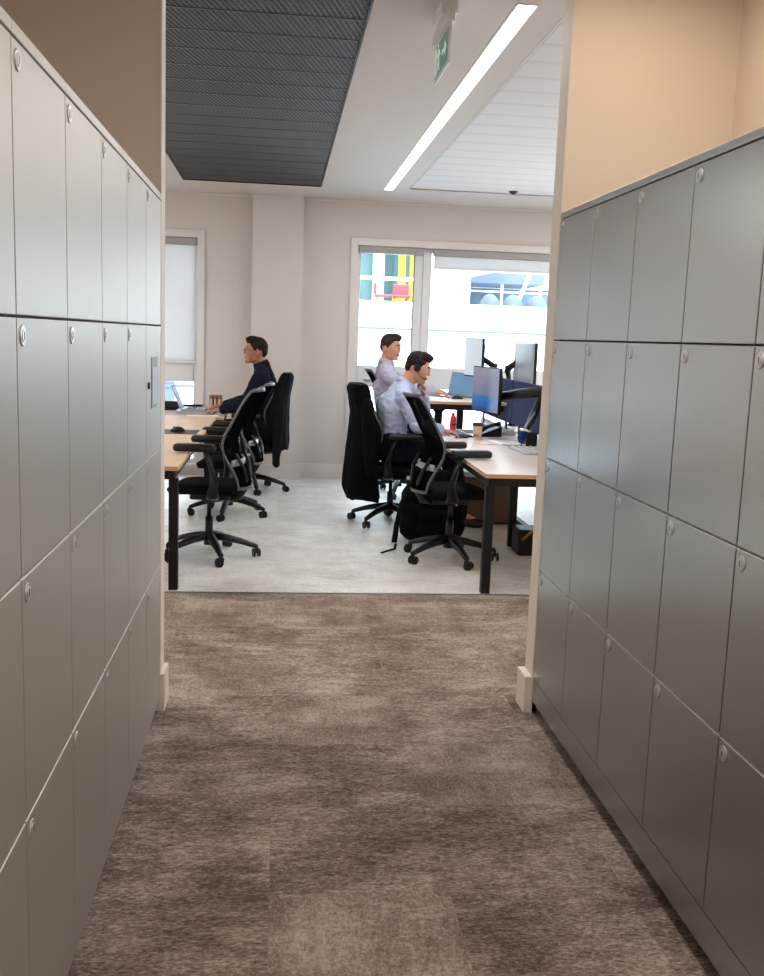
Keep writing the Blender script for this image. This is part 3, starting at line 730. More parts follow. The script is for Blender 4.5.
def add_hand(bm, w, B, curl, side, k=1.0):
    """hand rooted at w; B columns: finger direction, thumb side, back of the hand"""
    def P(x, y, z): return Vector(w)+B @ (Vector((x, y, z))*k)
    for yy in (-.026, 0, .026): cone(bm, P(.008, yy*.75, 0), .015*k, P(.078, yy*1.1, 0), .0125*k)
    lens = [(.030, .034, .020, .016), (.010, .039, .025, .019), (-.010, .036, .023, .018), (-.030, .028, .018, .015)]
    for y0, a, b_, c_ in lens:
        p = P(.082, y0, 0); ang = 0; r = .0092; pts = [p]
        for seg, cu in ((a, curl*.8), (b_, curl), (c_, curl*.7)):
            ang += cu; L = Vector((math.cos(ang)*seg, y0*.06, -math.sin(ang)*seg)); p = p+B @ (L*k); pts.append(p)
        chain(bm, pts, [.0095*k, .0088*k, .008*k, .0068*k])
    th = [P(.018, .026, -.004), P(.045, .052, -.014), P(.070, .064-.014*curl, -.024-.012*curl), P(.092, .062-.026*curl, -.032-.018*curl)]
    chain(bm, th, [.0145*k, .0125*k, .0105*k, .0085*k])
def torso(bm, pelvis, chest, neck, sh, hips, g=0.0):
    pl, ch, nk = Vector(pelvis), Vector(chest), Vector(neck)
    shL, shR = Vector(sh[0]), Vector(sh[1]); hL, hR = Vector(hips[0]), Vector(hips[1])
    ax = (shL-shR).normalized()
    for s in (-1, 0, 1):
        w = .075*s
        chain(bm, [pl+ax*w*1.15, pl.lerp(ch, .5)+ax*w*.85, ch+ax*w*1.25], [.105+g, .105+g, .112+g])
    chain(bm, [ch, nk], [.115+g, .062+g])
    chain(bm, [ch+ax*.09, shL.lerp(nk, .25)-Vector((0, 0, .02))], [.105+g, .06+g]); chain(bm, [ch-ax*.09, shR.lerp(nk, .25)-Vector((0, 0, .02))], [.105+g, .06+g])
    chain(bm, [nk-Vector((0, 0, .005)), shL], [.05+g, .056+g]); chain(bm, [nk-Vector((0, 0, .005)), shR], [.05+g, .056+g])
    chain(bm, [pl, hL], [.11+g, .098+g]); chain(bm, [pl, hR], [.11+g, .098+g])
def person(label, d):
    root = thing('person', label, 'person', d['root'])
    inv = Matrix.Translation(-Vector(d['root']))
    def loc(bm):
        for v in bm.verts: v.co = inv @ v.co
        return bm
    V = Vector; HB = basis(d['face'], d.get('up', (0, 0, 1))); hc = V(d['head'])
    b = BM(); add_head(b, hc, HB, d.get('hk', 1.06))
    torso(b, d['pelvis'], d['chest'], d['neck'], d['sh'], d['hips'])
    nk = V(d['neck']); chain(b, [nk-V((0, 0, .04)), nk, hc+HB @ V((-.020, 0, -.055))], [.068, .064, .060])
    for s in (0, 1):
        chain(b, [d['sh'][s], d['el'][s], V(d['el'][s]).lerp(V(d['wr'][s]), .3), d['wr'][s]], [.052, .040, .042, .026])
        chain(b, [d['hips'][s], d['kn'][s], V(d['kn'][s]).lerp(V(d['an'][s]), .3), d['an'][s]], [.090, .058, .056, .036])
        chain(b, [d['an'][s], d['toe'][s]], [.036, .026])
        f, th, bk = d['hand'][s][:3]; f = V(f).normalized(); bk = V(bk); bk = (bk-f*bk.dot(f)).normalized(); tdir = bk.cross(f) if (V(th).dot(bk.cross(f)) > 0) else f.cross(bk)
        HM = Matrix(((f.x, tdir.x, bk.x), (f.y, tdir.y, bk.y), (f.z, tdir.z, bk.z)))
        add_hand(b, d['wr'][s], HM, d['hand'][s][3], s, 1.0)
    body = fuse('body', loc(b), d['skin'], root, .0046, 2)
    # upper garment
    b = BM(); g = .014
    torso(b, d['pelvis'], d['chest'], d['neck'], d['sh'], d['hips'], g)
    for s in (0, 1):
        w = V(d['wr'][s]).lerp(V(d['el'][s]), .06); gg = d.get('arm', 1)
        e = V(d['el'][s])
        chain(b, [d['sh'][s], V(d['sh'][s]).lerp(e, .5), e, e.lerp(w, .4), w], [.070*gg, .064*gg, .058*gg, .054*gg, .042])
    top = fuse('shirt' if d['top'] != 'navysuit' else 'suit_jacket', loc(b), d['top'], root, .008, 3, .0065, 11, stretch=(1, 1, 1.4))
    # collar
    cdir = (hc-nk).normalized(); s_, u_, _ = frame_to(cdir); b = BM(); n = 24; A = []; C2 = []
    for i in range(n):
        a = 2*PI*i/n; q = s_*math.cos(a)+u_*math.sin(a)
        A.append((b.verts.new(nk-cdir*.0+q*.082), b.verts.new(nk+cdir*.050+q*.074), b.verts.new(nk+cdir*.052+q*.066), b.verts.new(nk-cdir*.0+q*.062)))
    for i in range(n):
        p, q = A[i], A[(i+1) % n]
        for k in range(4): b.faces.new((p[k], q[k], q[(k+1) % 4], p[(k+1) % 4]))
    obj('collar', loc(b), d['top'], top, True)
    # trousers and shoes
    b = BM(); ax = (V(d['hips'][0])-V(d['hips'][1])).normalized(); lift = d.get('belt', .08)
    for q in (-.097, 0, .097): chain(b, [V(d['pelvis'])+ax*q, V(d['pelvis']).lerp(V(d['chest']), lift/.35)+ax*q*.9], [.128, .126])
    for s in (0, 1):
        a_ = V(d['an'][s])+V((0, 0, .0)); kn = V(d['kn'][s])
        chain(b, [d['pelvis'], d['hips'][s], V(d['hips'][s]).lerp(kn, .5), kn, kn.lerp(a_, .5), a_], [.12, .112, .092, .076, .066, .056])
    fuse('trousers', loc(b), d['pants'], root, .009, 3, .006, 9)
    for s in (0, 1):
        a_, t_ = V(d['an'][s]), V(d['toe'][s]); h = (t_-a_); h.z = 0; h.normalize(); b = BM()
        chain(b, [a_-V((0, 0, a_.z-.06))-h*.02, V((t_.x, t_.y, .045))-h*.05, V((t_.x, t_.y, .04))], [.045, .043, .034]); cone(b, a_-V((0, 0, a_.z-.055))-h*.03, .042, a_, .044)
        fuse('shoe', loc(b), 'shoe', root, .008, 2, cut=None)
    # hair
    k = d.get('hk', 1.06)
    def P(x, y, z): return hc+HB @ V((x*k, y*k, z*k))
    b = BM(); t = BM(); HM4 = Matrix.Translation(hc) @ HB.to_4x4() @ Matrix.Scale(k, 4)
    ball(t, (-.014, 0, .040), (.090, .080, .088), 3); ball(t, (.034, 0, .088), (.054, .062, .032), 3)
    ball(t, (-.046, 0, .006), (.056, .066, .066), 3)
    for s in (-1, 1): cone(t, (.010, s*.066, .045), .024, (.002, s*.070, .004), .014)
    if d.get('quiff'): ball(t, (.064, 0, .104), (.032, .046, .020), 3); ball(t, (.03, .0, .116), (.05, .05, .018), 3)
    merge(b, t, HM4)
    fuse('hair', loc(b), d['hair'], root, .0045, 2, .004, 38, stretch=(1, 1.5, 1))
    # face details
    for s in (-1, 1):
        b = BM(); ball(b, P(.0775, s*.031, .006), .0115*k, 2); obj('eye', loc(b), 'eyewhite', root, True)
        b = BM(); ball(b, P(.0865, s*.0312, .006), .0052*k, 2); obj('iris', loc(b), 'eye', root, True)
        b = BM(); chain(b, [P(.0925, s*.014, .030), P(.090, s*.032, .036), P(.078, s*.05, .030)], [.0045, .005, .003]); obj('eyebrow', loc(b), d['hair'], root, True)
    b = BM(); chain(b, [P(.0895, -.020, -.052), P(.0935, 0, -.0505), P(.0895, .020, -.052)], [.004, .0065, .004]); chain(b, [P(.088, -.017, -.060), P(.0915, 0, -.061), P(.088, .017, -.060)], [.004, .007, .004]); obj('lips', loc(b), 'lip', root, True)
    if d.get('glasses'):
        b = BM()
        for s in (-1, 1):
            pts = [P(.106, s*.033+.021*math.cos(a)*1.1, .006+.017*math.sin(a)) for a in [2*PI*i/16 for i in range(17)]]; tube(b, pts, .0022, 6)
            tube(b, [P(.106, s*.055, .012), P(.06, s*.080, .012), P(-.01, s*.086, .008), P(-.02, s*.086, -.006)], .0022, 6)
        tube(b, [P(.106, -.011, .01), P(.110, 0, .014), P(.106, .011, .01)], .002, 6)
        obj('glasses', loc(b), 'slot', root)
    if d.get('headset'):
        b = BM(); s = -1
        pts = [P(-.01+.0*a, .094*math.sin(a), .125*math.cos(a)-.0) for a in [-1.55+3.1*i/16 for i in range(17)]]; tube(b, pts, .005, 8)
        for s in (-1, 1): cyl(b, P(-.004, s*.084, -.004), P(-.004, s*.102, -.004), .030, .026)
        tube(b, [P(-.004, -.10, -.01), P(.02, -.096, -.045), P(.065, -.07, -.065), P(.095, -.03, -.062)], [.004, .003, .003, .006], 8)
        obj('headset', loc(b), 'plastic', root)
    b = BM()
    if d.get('watch') is not None:
        s = d['watch']; w = V(d['wr'][s]); dr = (w-V(d['el'][s])).normalized(); cyl(b, w-dr*.022, w-dr*.004, .031, n=20); obj('watch', loc(b), 'alu', root)
    return root
person('man with glasses in a navy suit jacket sitting in profile at the left', dict(
    root=(-.20, 9.52, 0), face=(-1, -.03, .02), head=(-.225, 9.5, 1.345), neck=(-.165, 9.5, 1.20), chest=(-.125, 9.5, .97), pelvis=(-.14, 9.5, .60),
    sh=[(-.17, 9.30, 1.09), (-.17, 9.70, 1.09)], hips=[(-.16, 9.41, .60), (-.16, 9.59, .60)], el=[(-.29, 9.25, .86), (-.27, 9.76, .86)],
    wr=[(-.535, 9.30, .795), (-.53, 9.66, .81)], hand=[((-1, .1, -.10), (0, 1, 0), (0, 0, 1), .30), ((-1, -.15, -.1), (0, -1, 0), (0, 0, 1), .45)],
    kn=[(-.62, 9.38, .60), (-.62, 9.62, .60)], an=[(-.64, 9.38, .10), (-.64, 9.62, .10)], toe=[(-.80, 9.38, .04), (-.80, 9.62, .04)],
    skin='skintan', arm=1.25, top='navysuit', pants='trousers', hair='hair', glasses=True, beard=True, quiff=True, watch=0, hk=1.06))
person('man in a pale blue shirt and headset leaning on his fist at the right desk', dict(
    root=(.93, 7.95, 0), face=(.93, -.12, -.30), up=(.25, 0, 1), head=(1.115, 7.95, 1.285), neck=(1.01, 7.95, 1.135), chest=(.915, 7.95, .96), pelvis=(.93, 7.95, .61),
    sh=[(1.0, 8.14, 1.06), (.985, 7.76, 1.06)], hips=[(.96, 8.04, .61), (.96, 7.86, .61)], el=[(1.24, 8.22, .80), (1.10, 7.70, .835)],
    wr=[(1.18, 8.03, 1.06), (1.30, 7.74, .805)], hand=[((.0, -.35, 1), (-.6, -.5, 0), (1, .2, .2), 1.25), ((1, .12, -.14), (0, 1, 0), (0, 0, 1), .35)],
    kn=[(1.42, 8.08, .61), (1.42, 7.82, .61)], an=[(1.52, 8.10, .10), (1.50, 7.80, .10)], toe=[(1.68, 8.10, .04), (1.67, 7.78, .04)],
    skin='skin', top='shirtblue', pants='trousers', hair='hair', headset=True, quiff=True, hk=1.04))
person('man in a lilac grey shirt sitting by the window behind the headset man', dict(
    root=(1.16, 9.45, 0), face=(.80, -.58, -.12), head=(1.05, 9.40, 1.425), neck=(1.01, 9.41, 1.265), chest=(1.02, 9.42, 1.05), pelvis=(1.08, 9.44, .68),
    sh=[(1.06, 9.61, 1.175), (1.0, 9.22, 1.175)], hips=[(1.10, 9.53, .68), (1.10, 9.35, .68)], el=[(1.28, 9.66, 1.02), (1.17, 9.06, 1.035)],
    wr=[(1.52, 9.60, 1.025), (1.42, 8.98, 1.04)], hand=[((1, -.1, -.1), (0, -1, 0), (0, 0, 1), .35), ((1, .05, -.12), (0, 1, 0), (0, 0, 1), .35)],
    kn=[(1.50, 9.56, .68), (1.50, 9.32, .68)], an=[(1.44, 9.56, .10), (1.40, 9.32, .10)], toe=[(1.60, 9.56, .04), (1.56, 9.30, .04)],
    skin='skin', top='shirtgrey', pants='trousers', hair='hairbrown', quiff=True, hk=1.04))

# ---------------------------------------------------------------- desk equipment
def monitor(label, loc, rz, w, h, scr='screen', group='desk monitors', mount=True, back='plastic', inset=(.03, .05)):
    """screen faces local -x ; origin at the middle of the panel"""
    t = thing('monitor', label, 'monitor', loc, rz, group)
    b = BM(); box(b, -.006, .018, -w/2, w/2, -h/2, h/2, .004); obj('bezel', b, 'plastic', t)
    b = BM(); box(b, -.0085, -.006, -w/2+.008, w/2-.008, -h/2+.014, h/2-.008); obj('screen', b, scr, t)
    b = BM(); box(b, .018, .04, -w/2+inset[0], w/2-inset[0], -h/2+inset[1], h/2-inset[1], .012); obj('rear_cover', b, back, t)
    if mount: b = BM(); box(b, .045, .06, -.05, .05, -.05, .05, .003); obj('mount_plate', b, 'plastic', t)
    return t
mon = monitor('monitor with a blue and lilac screen in front of the headset man', (1.64, 7.72, 1.135), math.radians(13), .50, .365)
def pivot_arm(parent, base, elbow, tip, r=.024):
    """the jointed arm that carries a monitor: parts of that monitor, given in world space"""
    bpy.context.view_layer.update(); inv = parent.matrix_world.inverted()
    B0, E, Tp = Vector(base), Vector(elbow), Vector(tip)
    def put(name, bm):
        for v in bm.verts: v.co = inv @ v.co
        obj(name, bm, 'plastic', parent)
    b = BM(); lathe(b, [(.0, 0), (.055, 0), (.055, .012), (.03, .03), (.026, .11)], B0); put('arm_base', b)
    S = B0+Vector((0, 0, .10))
    b = BM(); tube(b, [S, S.lerp(E, .5), E], [r, r*1.05, r], 10, [(.9, 1.3)]*3); put('lower_arm', b)
    b = BM(); tube(b, [E, E.lerp(Tp, .5), Tp], [r*1.25, r*1.2, r], 12, [(.9, 1.3)]*3); cyl(b, E-Vector((0, 0, .035)), E+Vector((0, 0, .035)), r*1.4); put('upper_arm', b)
    b = BM(); ball(b, Tp, r*1.3); cyl(b, Tp-Vector((0, 0, .045)), Tp+Vector((0, 0, .045)), r*.9); put('tilt_joint', b)
pivot_arm(mon, (1.965, 7.62, .74), (1.985, 7.25, 1.165), (1.725, 7.62, 1.09), .026)
b = BM(); tube(b, [(1.93, 7.56, .80), (1.93, 7.50, .88), (1.965, 7.42, .98), (1.97, 7.36, 1.05)], .007, 8); tag(obj('arm_cable', b, 'silver', None, True), 'pale cable clipped along the lower part of the black monitor arm', 'cable')
m2 = monitor('pale screened monitor above the raised desk by the window', (1.80, 9.10, 1.365), math.radians(13), .40, .36, 'screenpale')
pivot_arm(m2, (1.98, 9.20, .975), (2.02, 9.15, 1.28), (1.88, 9.12, 1.365), .018)
# monitor of the opposite bench, seen from behind
m3 = monitor('silver backed monitor of the opposite bench above the blue screen', (2.22, 8.75, 1.335), 0, .44, .37, 'screenpale', mount=False, back='silver', inset=(.002, .002))
m3.rotation_euler = (0, 0, math.radians(9)+PI)
pivot_arm(m3, (2.20, 9.06, .74), (2.11, 9.02, 1.27), (2.165, 8.93, 1.335), .020)
t = thing('desk_screen', 'dark blue fabric desk divider behind the monitor arm', 'divider', (2.07, 7.9, 0))
for y0, y1 in ((-2.15, -.55), (-.54, .62), (.63, 2.2)):
    b = BM(); box(b, -.018, .018, y0, y1, .80, 1.185, .006); obj('fabric_panel', b, 'blue', t)
for yy in (-1.9, -.8, -.3, .4, .9, 1.9): b = BM(); box(b, -.008, .008, yy-.02, yy+.02, .70, .80); obj('clamp', b, 'black', t)
desk('bench desk on the far side of the blue divider', 2.10, 2.90, 5.70, 8.6, .74, 'desktopw', [(2.86, 5.75), (2.86, 8.55)], group='opposite bench desks')
desk('raised desk on the far side of the blue divider, by the window', 2.10, 2.90, 8.68, 10.2, .74, 'desktopw', [(2.86, 8.75), (2.86, 10.1), (2.14, 10.1)], group='opposite bench desks')

def keyboard(label, loc, rz, m, w=.42, d=.14, body='plastic'):
    t = thing('keyboard', label, 'keyboard', loc, rz)
    b = BM(); prism(b, [(-d/2, 0), (d/2, 0), (d/2, .008), (-d/2, .018)], 'y', -w/2, w/2); obj('keyboard_body', b, body, t)
    b = BM(); rows, cols = 5, 15
    for i in range(rows):
        for j in range(cols):
            x = -d/2+.012+(d-.024)*(i+.5)/rows; y = -w/2+.01+(w-.02)*(j+.5)/cols; z = .018-.010*(x+d/2)/d
            box(b, x-.0085, x+.0085, y-.0105, y+.0105, z-.002, z+.005)
    obj('keys', b, m, t)
    return t
keyboard('silver grey keyboard on the right desk next to the doorway nib', (1.835, 6.93, .74), math.radians(2)+PI, 'white', .46, .24, 'silver')
keyboard('black keyboard under the mouse hand of the headset man', (1.50, 8.05, .74), math.radians(6), 'plastic', .42)
def mouse(label, loc, rz, m='plastic'):
    t = thing('computer_mouse', label, 'mouse', loc, rz)
    b = BM(); tb = BM(); ball(tb, (0, 0, 0), (.056, .032, .036), 3)
    for v in tb.verts: v.co.z = max(0, v.co.z)
    merge(b, tb); obj('mouse_shell', b, m, t, True)
    b = BM(); cyl(b, (.03, -.004, .029), (.03, .004, .029), .009, n=14); obj('scroll_wheel', b, 'silver', t)
mouse('black mouse on the left oak desk behind the nearest armrests', (-.775, 7.72, .743), PI)
b = BM(); box(b, -.90, -.62, 7.52, 7.86, .74, .743); tag(obj('mouse_mat', b, 'plastic'), 'thin black mouse mat on the left oak desk', 'mouse mat')
mouse('black mouse on the raised desk by the window', (1.66, 9.08, .975), 0)
mouse('grey mouse under the right hand of the headset man', (1.475, 7.78, .74), 0, 'slot')

def laptop(label, loc, rz, ang, m='silver', scr='screenblue', w=.33, d=.23):
    """opens towards local -x (user sits at -x)"""
    t = thing('laptop', label, 'laptop', loc, rz)
    b = BM(); box(b, -d/2, d/2, -w/2, w/2, 0, .016, .004); obj('laptop_base', b, m, t)
    b = BM()
    for i in range(4):
        for j in range(12): box(b, -.02+i*.022, -.003+i*.022, -w/2+.03+j*.023, -w/2+.049+j*.023, .016, .0185)
    obj('keys', b, 'plastic', t)
    q = Matrix.Translation((d/2-.004, 0, .014)) @ Matrix.Rotation(math.radians(ang), 4, 'Y')
    b = BM(); box(b, 0, .007, -w/2, w/2, 0, d, .003, mat=q); l = obj('laptop_lid', b, m, t)
    b = BM(); box(b, -.0012, 0, -w/2+.008, w/2-.008, .012, d-.008, 0, mat=q); obj('laptop_screen', b, scr, l)
    return t
laptop('silver laptop with its lid tilted back in front of the man with glasses', (-.80, 9.48, .775), PI, 22)
b = BM(); box(b, -.96, -.66, 9.30, 9.66, .74, .775, .004); tag(obj('laptop_stand', b, 'alu'), 'flat pale riser under the silver laptop', 'stand')
laptop('laptop with a light blue screen on the raised desk by the window', (1.66, 9.36, .975), math.radians(38), 14, 'silver')
# closed dock and papers on the right desk
t = thing('docking_station', 'flat grey docking station beside the blue divider', 'dock', (1.90, 8.20, .74))
b = BM(); box(b, -.07, .10, -.11, .11, 0, .035, .008); obj('dock_body', b, 'silver', t)
b = BM(); box(b, -.072, -.07, -.09, .09, .008, .026); obj('port_strip', b, 'slot', t)
t = thing('desk_phone', 'black desk phone behind the coffee cup', 'phone', (1.735, 8.02, .74), math.radians(8))
b = BM(); prism(b, [(-.09, 0), (.09, 0), (.09, .085), (-.09, .02)], 'y', -.09, .09); obj('phone_base', b, 'plastic', t)
b = BM(); tube(b, [(-.08, -.06, .055), (-.03, -.06, .078), (.04, -.06, .10), (.085, -.06, .105)], [.024, .016, .016, .024], 10); obj('handset', b, 'plastic', t)
b = BM(); box(b, 1.60, 1.80, 8.22, 8.50, .74, .744); tag(obj('notebook', b, 'plastic'), 'slim black notebook lying behind the desk phone', 'notebook')
def sheet(label, x, y, rz, w, d, z=.7405, th=.0015, m='paper', name='paper_sheet'):
    b = BM(); tb = BM(); box(tb, -w/2, w/2, -d/2, d/2, 0, th); merge(b, tb, Matrix.Translation((x, y, z)) @ Matrix.Rotation(rz, 4, 'Z')); return tag(obj(name, b, m), label, 'paper')
sheet('white paper sheet near the fingers of the headset man', 1.37, 8.30, .3, .21, .297)
sheet('blue tinted sheet on the desk before the headset man', 1.33, 7.98, .1, .14, .2, m='lavender')
sheet('white papers spread in front of the man with glasses', -.70, 9.22, .2, .297, .12)
sheet('white printed sheet behind the silver keyboard at the right', 1.78, 7.52, .15, .21, .297)
sheet('brown paper napkin beside the coffee cup', 1.60, 7.36, .4, .13, .10, th=.003, m='kraft')
# coffee cup
t = thing('coffee_cup', 'kraft paper takeaway coffee cup with black lid on the right desk', 'cup', (1.575, 7.66, .74))
b = BM(); lathe(b, [(.0, 0), (.029, 0), (.031, .006), (.040, .118), (.041, .120)]); obj('cup_body', b, 'kraft', t)
b = BM(); lathe(b, [(.042, .112), (.0445, .116), (.0445, .124), (.040, .130), (.038, .138), (.0, .138)]); obj('cup_lid', b, 'cuplid', t)
b = BM()
for a0, z0, a1, z1 in ((-2.7, .020, -2.5, .045), (-2.5, .045, -2.32, .022), (-2.32, .022, -2.1, .050), (-2.1, .050, -1.85, .022), (-1.85, .022, -1.6, .046), (-1.6, .046, -1.4, .024)):
    P = []
    for i in range(5):
        f = i/4; a = a0+(a1-a0)*f; z = z0+(z1-z0)*f; r = .0302+z/.118*.0095+.0008; P.append((r*math.cos(a), r*math.sin(a), z))
    tube(b, P, .004, 6, [(1, .5)]*5)
obj('printed_mark', b, 'slot', t)
# red bottle
t = thing('bottle', 'small red bottle with dark label under the raised desk', 'bottle', (1.52, 8.47, .74))
b = BM(); lathe(b, [(.0, 0), (.026, 0), (.028, .01), (.028, .10), (.018, .125), (.013, .13)], n=20); obj('bottle_body', b, 'red', t)
b = BM(); lathe(b, [(.0285, .04), (.0287, .06)], n=20); obj('bottle_label', b, 'slot', t)
b = BM(); lathe(b, [(.0, .13), (.015, .13), (.015, .15), (.0, .152)], n=20); obj('bottle_cap', b, 'red', t)
# blue headphone bag with cable and tissue pack
t = thing('headphones', 'blue and white over-ear headphones lying by the foot of the monitor arm', 'headphones', (1.90, 7.30, .74), math.radians(20))
b = BM(); ball(b, (0.03, 0, .055), (.05, .03, .055), 3); obj('ear_cup', b, 'bluecloth', t, True)
b = BM(); ball(b, (0.03, .12, .055), (.05, .03, .055), 3); obj('ear_cup', b, 'bluecloth', t, True)
b = BM(); tube(b, [(.03, .0, .10), (-.01, .02, .118), (-.04, .06, .12), (-.01, .10, .118), (.03, .12, .10)], .008, 8); obj('headband', b, 'white', t)
b = BM(); tube(b, [(1.88, 7.28, .80), (1.84, 7.2, .78), (1.80, 7.16, .752), (1.74, 7.2, .746), (1.70, 7.3, .746)], .003, 6); tag(obj('headphone_cable', b, 'slot', None, True), 'thin dark cable trailing from the blue headphones', 'cable')
t = thing('phone_stand', 'black angled stand holding papers behind the silver keyboard', 'stand', (1.88, 7.14, .74), math.radians(80))
b = BM(); box(b, -.07, .07, -.13, .13, 0, .012, .003); obj('stand_base', b, 'plastic', t)
b = BM(); box(b, -.003, .003, -.04, .04, 0, .13, .001, mat=Matrix.Rotation(math.radians(-28), 4, 'Y') @ Matrix.Translation((0, 0, .01))); obj('stand_plate', b, 'plastic', t)
t = thing('tissue_pack', 'white crumpled tissue pack standing against the blue divider', 'tissue', (2.0, 7.22, .74))
b = BM(); box(b, -.04, .04, -.09, .09, 0, .07, .01); obj('pack', b, 'white', t)
b = BM(); tube(b, [(0, 0, .07), (.005, .0, .10), (-.008, 0, .13), (.0, 0, .15)], [.03, .025, .04, .012], 9, [(1, .5)]*4); obj('tissue', b, 'paper', t, True)
# books / boxes on the far left desk and the dark tray behind the laptop
for i, (x, m, w, lb) in enumerate(((-.665, 'maroon', .035, 'muted red file box, leftmost on the far left desk behind the hands'), (-.625, 'maroon', .030, 'muted red file box, middle of three on the far left desk'), (-.585, 'ochre', .036, 'ochre file box, rightmost of three on the far left desk'))):
    t = thing('file_box', lb, 'file box', (x, 9.90, .74), 0, 'upright file boxes on the far left desk')
    b = BM(); box(b, -w/2, w/2, -.10, .10, 0, .15, .003); obj('box_cover', b, m, t)
    b = BM(); box(b, -w/2+.006, w/2-.006, -.102, -.10, .03, .12); obj('spine_label', b, 'kraft', t)
t = thing('document_tray', 'low black tray behind the silver laptop by the left window', 'tray', (-.95, 9.86, .74))
b = BM(); box(b, -.20, .20, -.10, .10, 0, .012, .002); box(b, -.20, -.19, -.10, .10, .012, .05); box(b, .19, .20, -.10, .10, .012, .05); box(b, -.19, .19, .09, .10, .012, .05); obj('tray_body', b, 'plastic', t)
b = BM(); box(b, -.17, -.02, -.07, .07, .012, .085, .01); obj('dark_contents', b, 'plastic', t)
# backpack
t = thing('backpack', 'black backpack on the floor behind the nearest right chair', 'backpack', (1.17, 7.22, 0), math.radians(5))
b = BM(); chain(b, [(-.14, 0, .12), (-.13, 0, .36), (-.07, 0, .47)], [.115, .11, .08]); chain(b, [(.14, 0, .12), (.13, 0, .36), (.07, 0, .47)], [.115, .11, .08]); chain(b, [(0, 0, .12), (0, 0, .46)], [.12, .09])
for v in b.verts: v.co.y *= .95; v.co.z = max(.0, v.co.z)
fuse('bag_body', b, 'fabric', t, .01, 3, .006, 8)
b = BM(); chain(b, [(-.09, -.10, .12), (.09, -.10, .12)], [.055, .055]); chain(b, [(-.09, -.10, .22), (.09, -.10, .22)], [.045, .045]); fuse('front_pocket', b, 'fabric', t, .01, 3, .004, 10)
b = BM(); tube(b, [(-.05, 0, .54), (-.03, 0, .585), (.03, 0, .585), (.05, 0, .54)], .010, 8); obj('carry_handle', b, 'fabric', t)
b = BM(); tube(b, [(-.20, -.04, .42), (-.26, -.06, .30), (-.29, -.08, .14), (-.31, -.12, .02)], .022, 8, [(1, .3)]*4); obj('shoulder_strap', b, 'fabric', t)
b = BM(); tube(b, [(-.30, -.13, .012), (-.34, -.28, .008), (-.40, -.33, .007), (-.46, -.40, .006)], .010, 8, [(1, .5)]*4); obj('webbing_strap', b, 'fabric', t)

# ---------------------------------------------------------------- outside the windows
b = BM(); box(b, -20, 25, 11.0, 60, -6.2, -6.0); tag(struct('ground_street', b, 'pavement'), kind='structure')
t = thing('building', 'white building with a terrace and teal glazing across the street', 'building', (2.5, 18, 0))
b = BM(); box(b, -9, 9, 0, .3, -6, 2.17); obj('parapet', b, 'exwhite', t)
b = BM(); box(b, -9, 9, -.06, 0, 1.66, 1.70); obj('string_course', b, 'exgrey', t)
b = BM(); box(b, -9, 9, .3, 6, 1.2, 1.35); obj('terrace_floor', b, 'exwhite', t)
b = BM(); box(b, -9, .45, 4.0, 4.2, 1.35, 5.2); obj('teal_glazing', b, 'teal', t)
b = BM()
for x in (-4.5, -2.6, -.93): box(b, x-.03, x+.03, 3.9, 4.0, 1.35, 5.2)
obj('glazing_bars', b, 'exwhite', t)
b = BM(); box(b, -.53, -.31, 3.4, 3.7, 1.35, 5.2); obj('white_column', b, 'exwhite', t)
for x0, x1 in ((-.05, .09), (.18, .34)):
    b = BM(); box(b, x0, x1, 2.9, 3.05, 1.35, 5.2); obj('yellow_column', b, 'yellow', t)
b = BM(); box(b, -9, .5, 2.6, 2.7, 3.36, 3.5); obj('blue_beam', b, 'lavender', t)
b = BM(); box(b, -9, .5, .12, .17, 2.55, 2.61); obj('guard_rail', b, 'exwhite', t)
b = BM(); box(b, .55, .95, .1, 6, 1.35, 6); obj('end_wall', b, 'exwhite', t)
b = BM(); box(b, .95, 9, 4.6, 4.8, 1.35, 2.72); obj('rear_glazing', b, 'exblue', t)
b = BM(); box(b, .95, 9, 4.5, 4.6, 2.72, 6); obj('rear_wall', b, 'exwhite', t)
b = BM(); prism(b, [(1.0, 2.72), (1.9, 2.94), (3.0, 2.94), (3.0, 2.72)], 'y', 2.6, 4.4); obj('awning', b, 'lavender', t)
b = BM()
for x in (1.15, 1.95, 2.75): box(b, x-.02, x+.02, 1.9, 1.94, 1.35, 2.66)
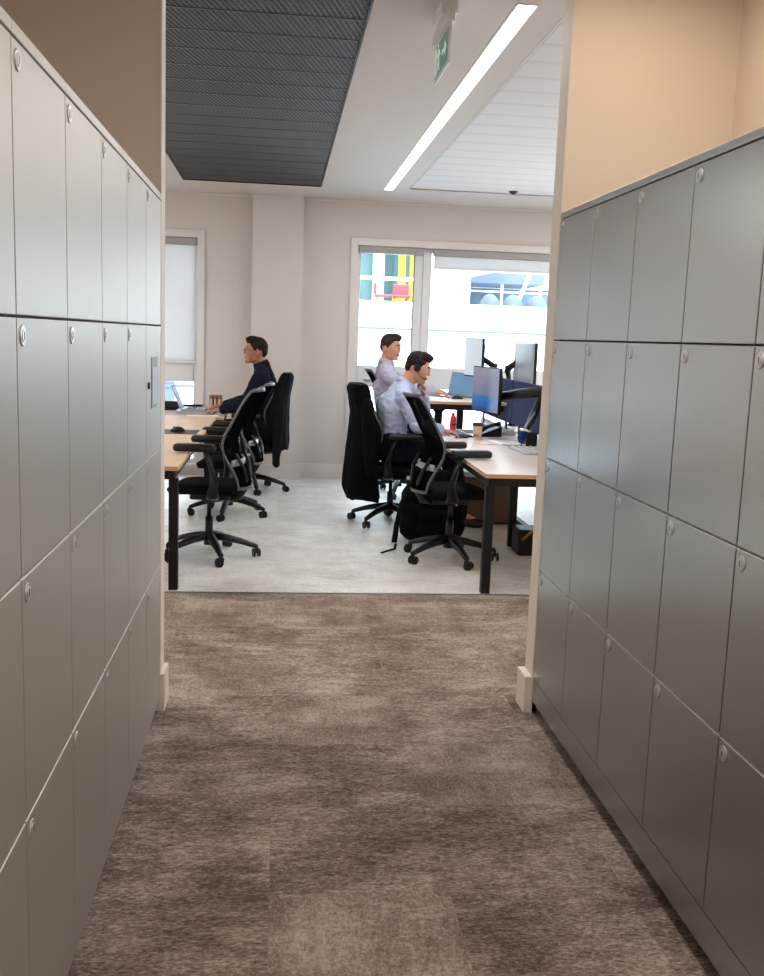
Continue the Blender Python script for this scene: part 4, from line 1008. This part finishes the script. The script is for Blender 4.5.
box(b, .95, 4.4, 1.9, 1.94, 2.50, 2.53); obj('balustrade', b, 'exwhite', t)
b = BM(); prism(b, [(2.05, 1.9), (2.12, 1.9), (2.55, 3.0), (2.48, 3.0)], 'y', 1.7, 1.75); obj('diagonal_strut', b, 'exwhite', t)
b = BM(); box(b, -9, -3.4, -.9, 0, -6, 6); obj('left_wing', b, 'exwhite', t)
b = BM()
for z in (-1.0, -.2, .55, 1.35, 2.0, 2.9): box(b, -9, -3.4, -.96, -.9, z, z+.05)
obj('left_wing_bands', b, 'exgrey', t)
for x in (-4.7, -6.2):
    for z in (.45, 2.2):
        b = BM(); box(b, x-.42, x+.42, -.93, -.9, z-.15, z+.55); obj('window_pane', b, 'exgrey', t)
def bar_stool(label, x, y, rz):
    t = thing('bar_stool', label, 'stool', (x, y, 1.35), rz, 'red bar chairs on the terrace')
    b = BM(); box(b, -.16, .16, -.2, .2, .95, 1.0, .02); obj('seat', b, 'redseat', t)
    b = BM(); box(b, -.16, .16, .17, .21, 1.0, 1.22, .02); obj('backrest', b, 'redseat', t)
    for sx in (-1, 1):
        for sy in (-1, 1): b = BM(); cyl(b, (sx*.13, sy*.15, .96), (sx*.17, sy*.2, 0), .016, n=8); obj('leg', b, 'yellow', t)
bar_stool('red bar chair with yellow legs on the terrace, right one of two', 2.36, 19.5, 0)
bar_stool('red bar chair with yellow legs on the terrace, left one of two', 2.02, 19.5, PI*.5)
def tub_chair(label, x, y):
    t = thing('tub_chair', label, 'chair', (x, y, 1.35), 0, 'rounded outdoor chairs on the terrace')
    b = BM(); ball(b, (0, 0, .72), (.215, .30, .36), 3); obj('chair_shell', b, 'exgrey', t, True)
    b = BM(); cyl(b, (0, 0, 0), (0, 0, .40), .2, .06); obj('chair_base', b, 'exwhite', t)
tub_chair('rounded grey outdoor chair on the terrace, left of three', 4.02, 19.0)
tub_chair('rounded grey outdoor chair on the terrace, middle of three', 4.42+.05, 19.0)
tub_chair('rounded grey outdoor chair on the terrace, right of three', 4.95, 19.0)
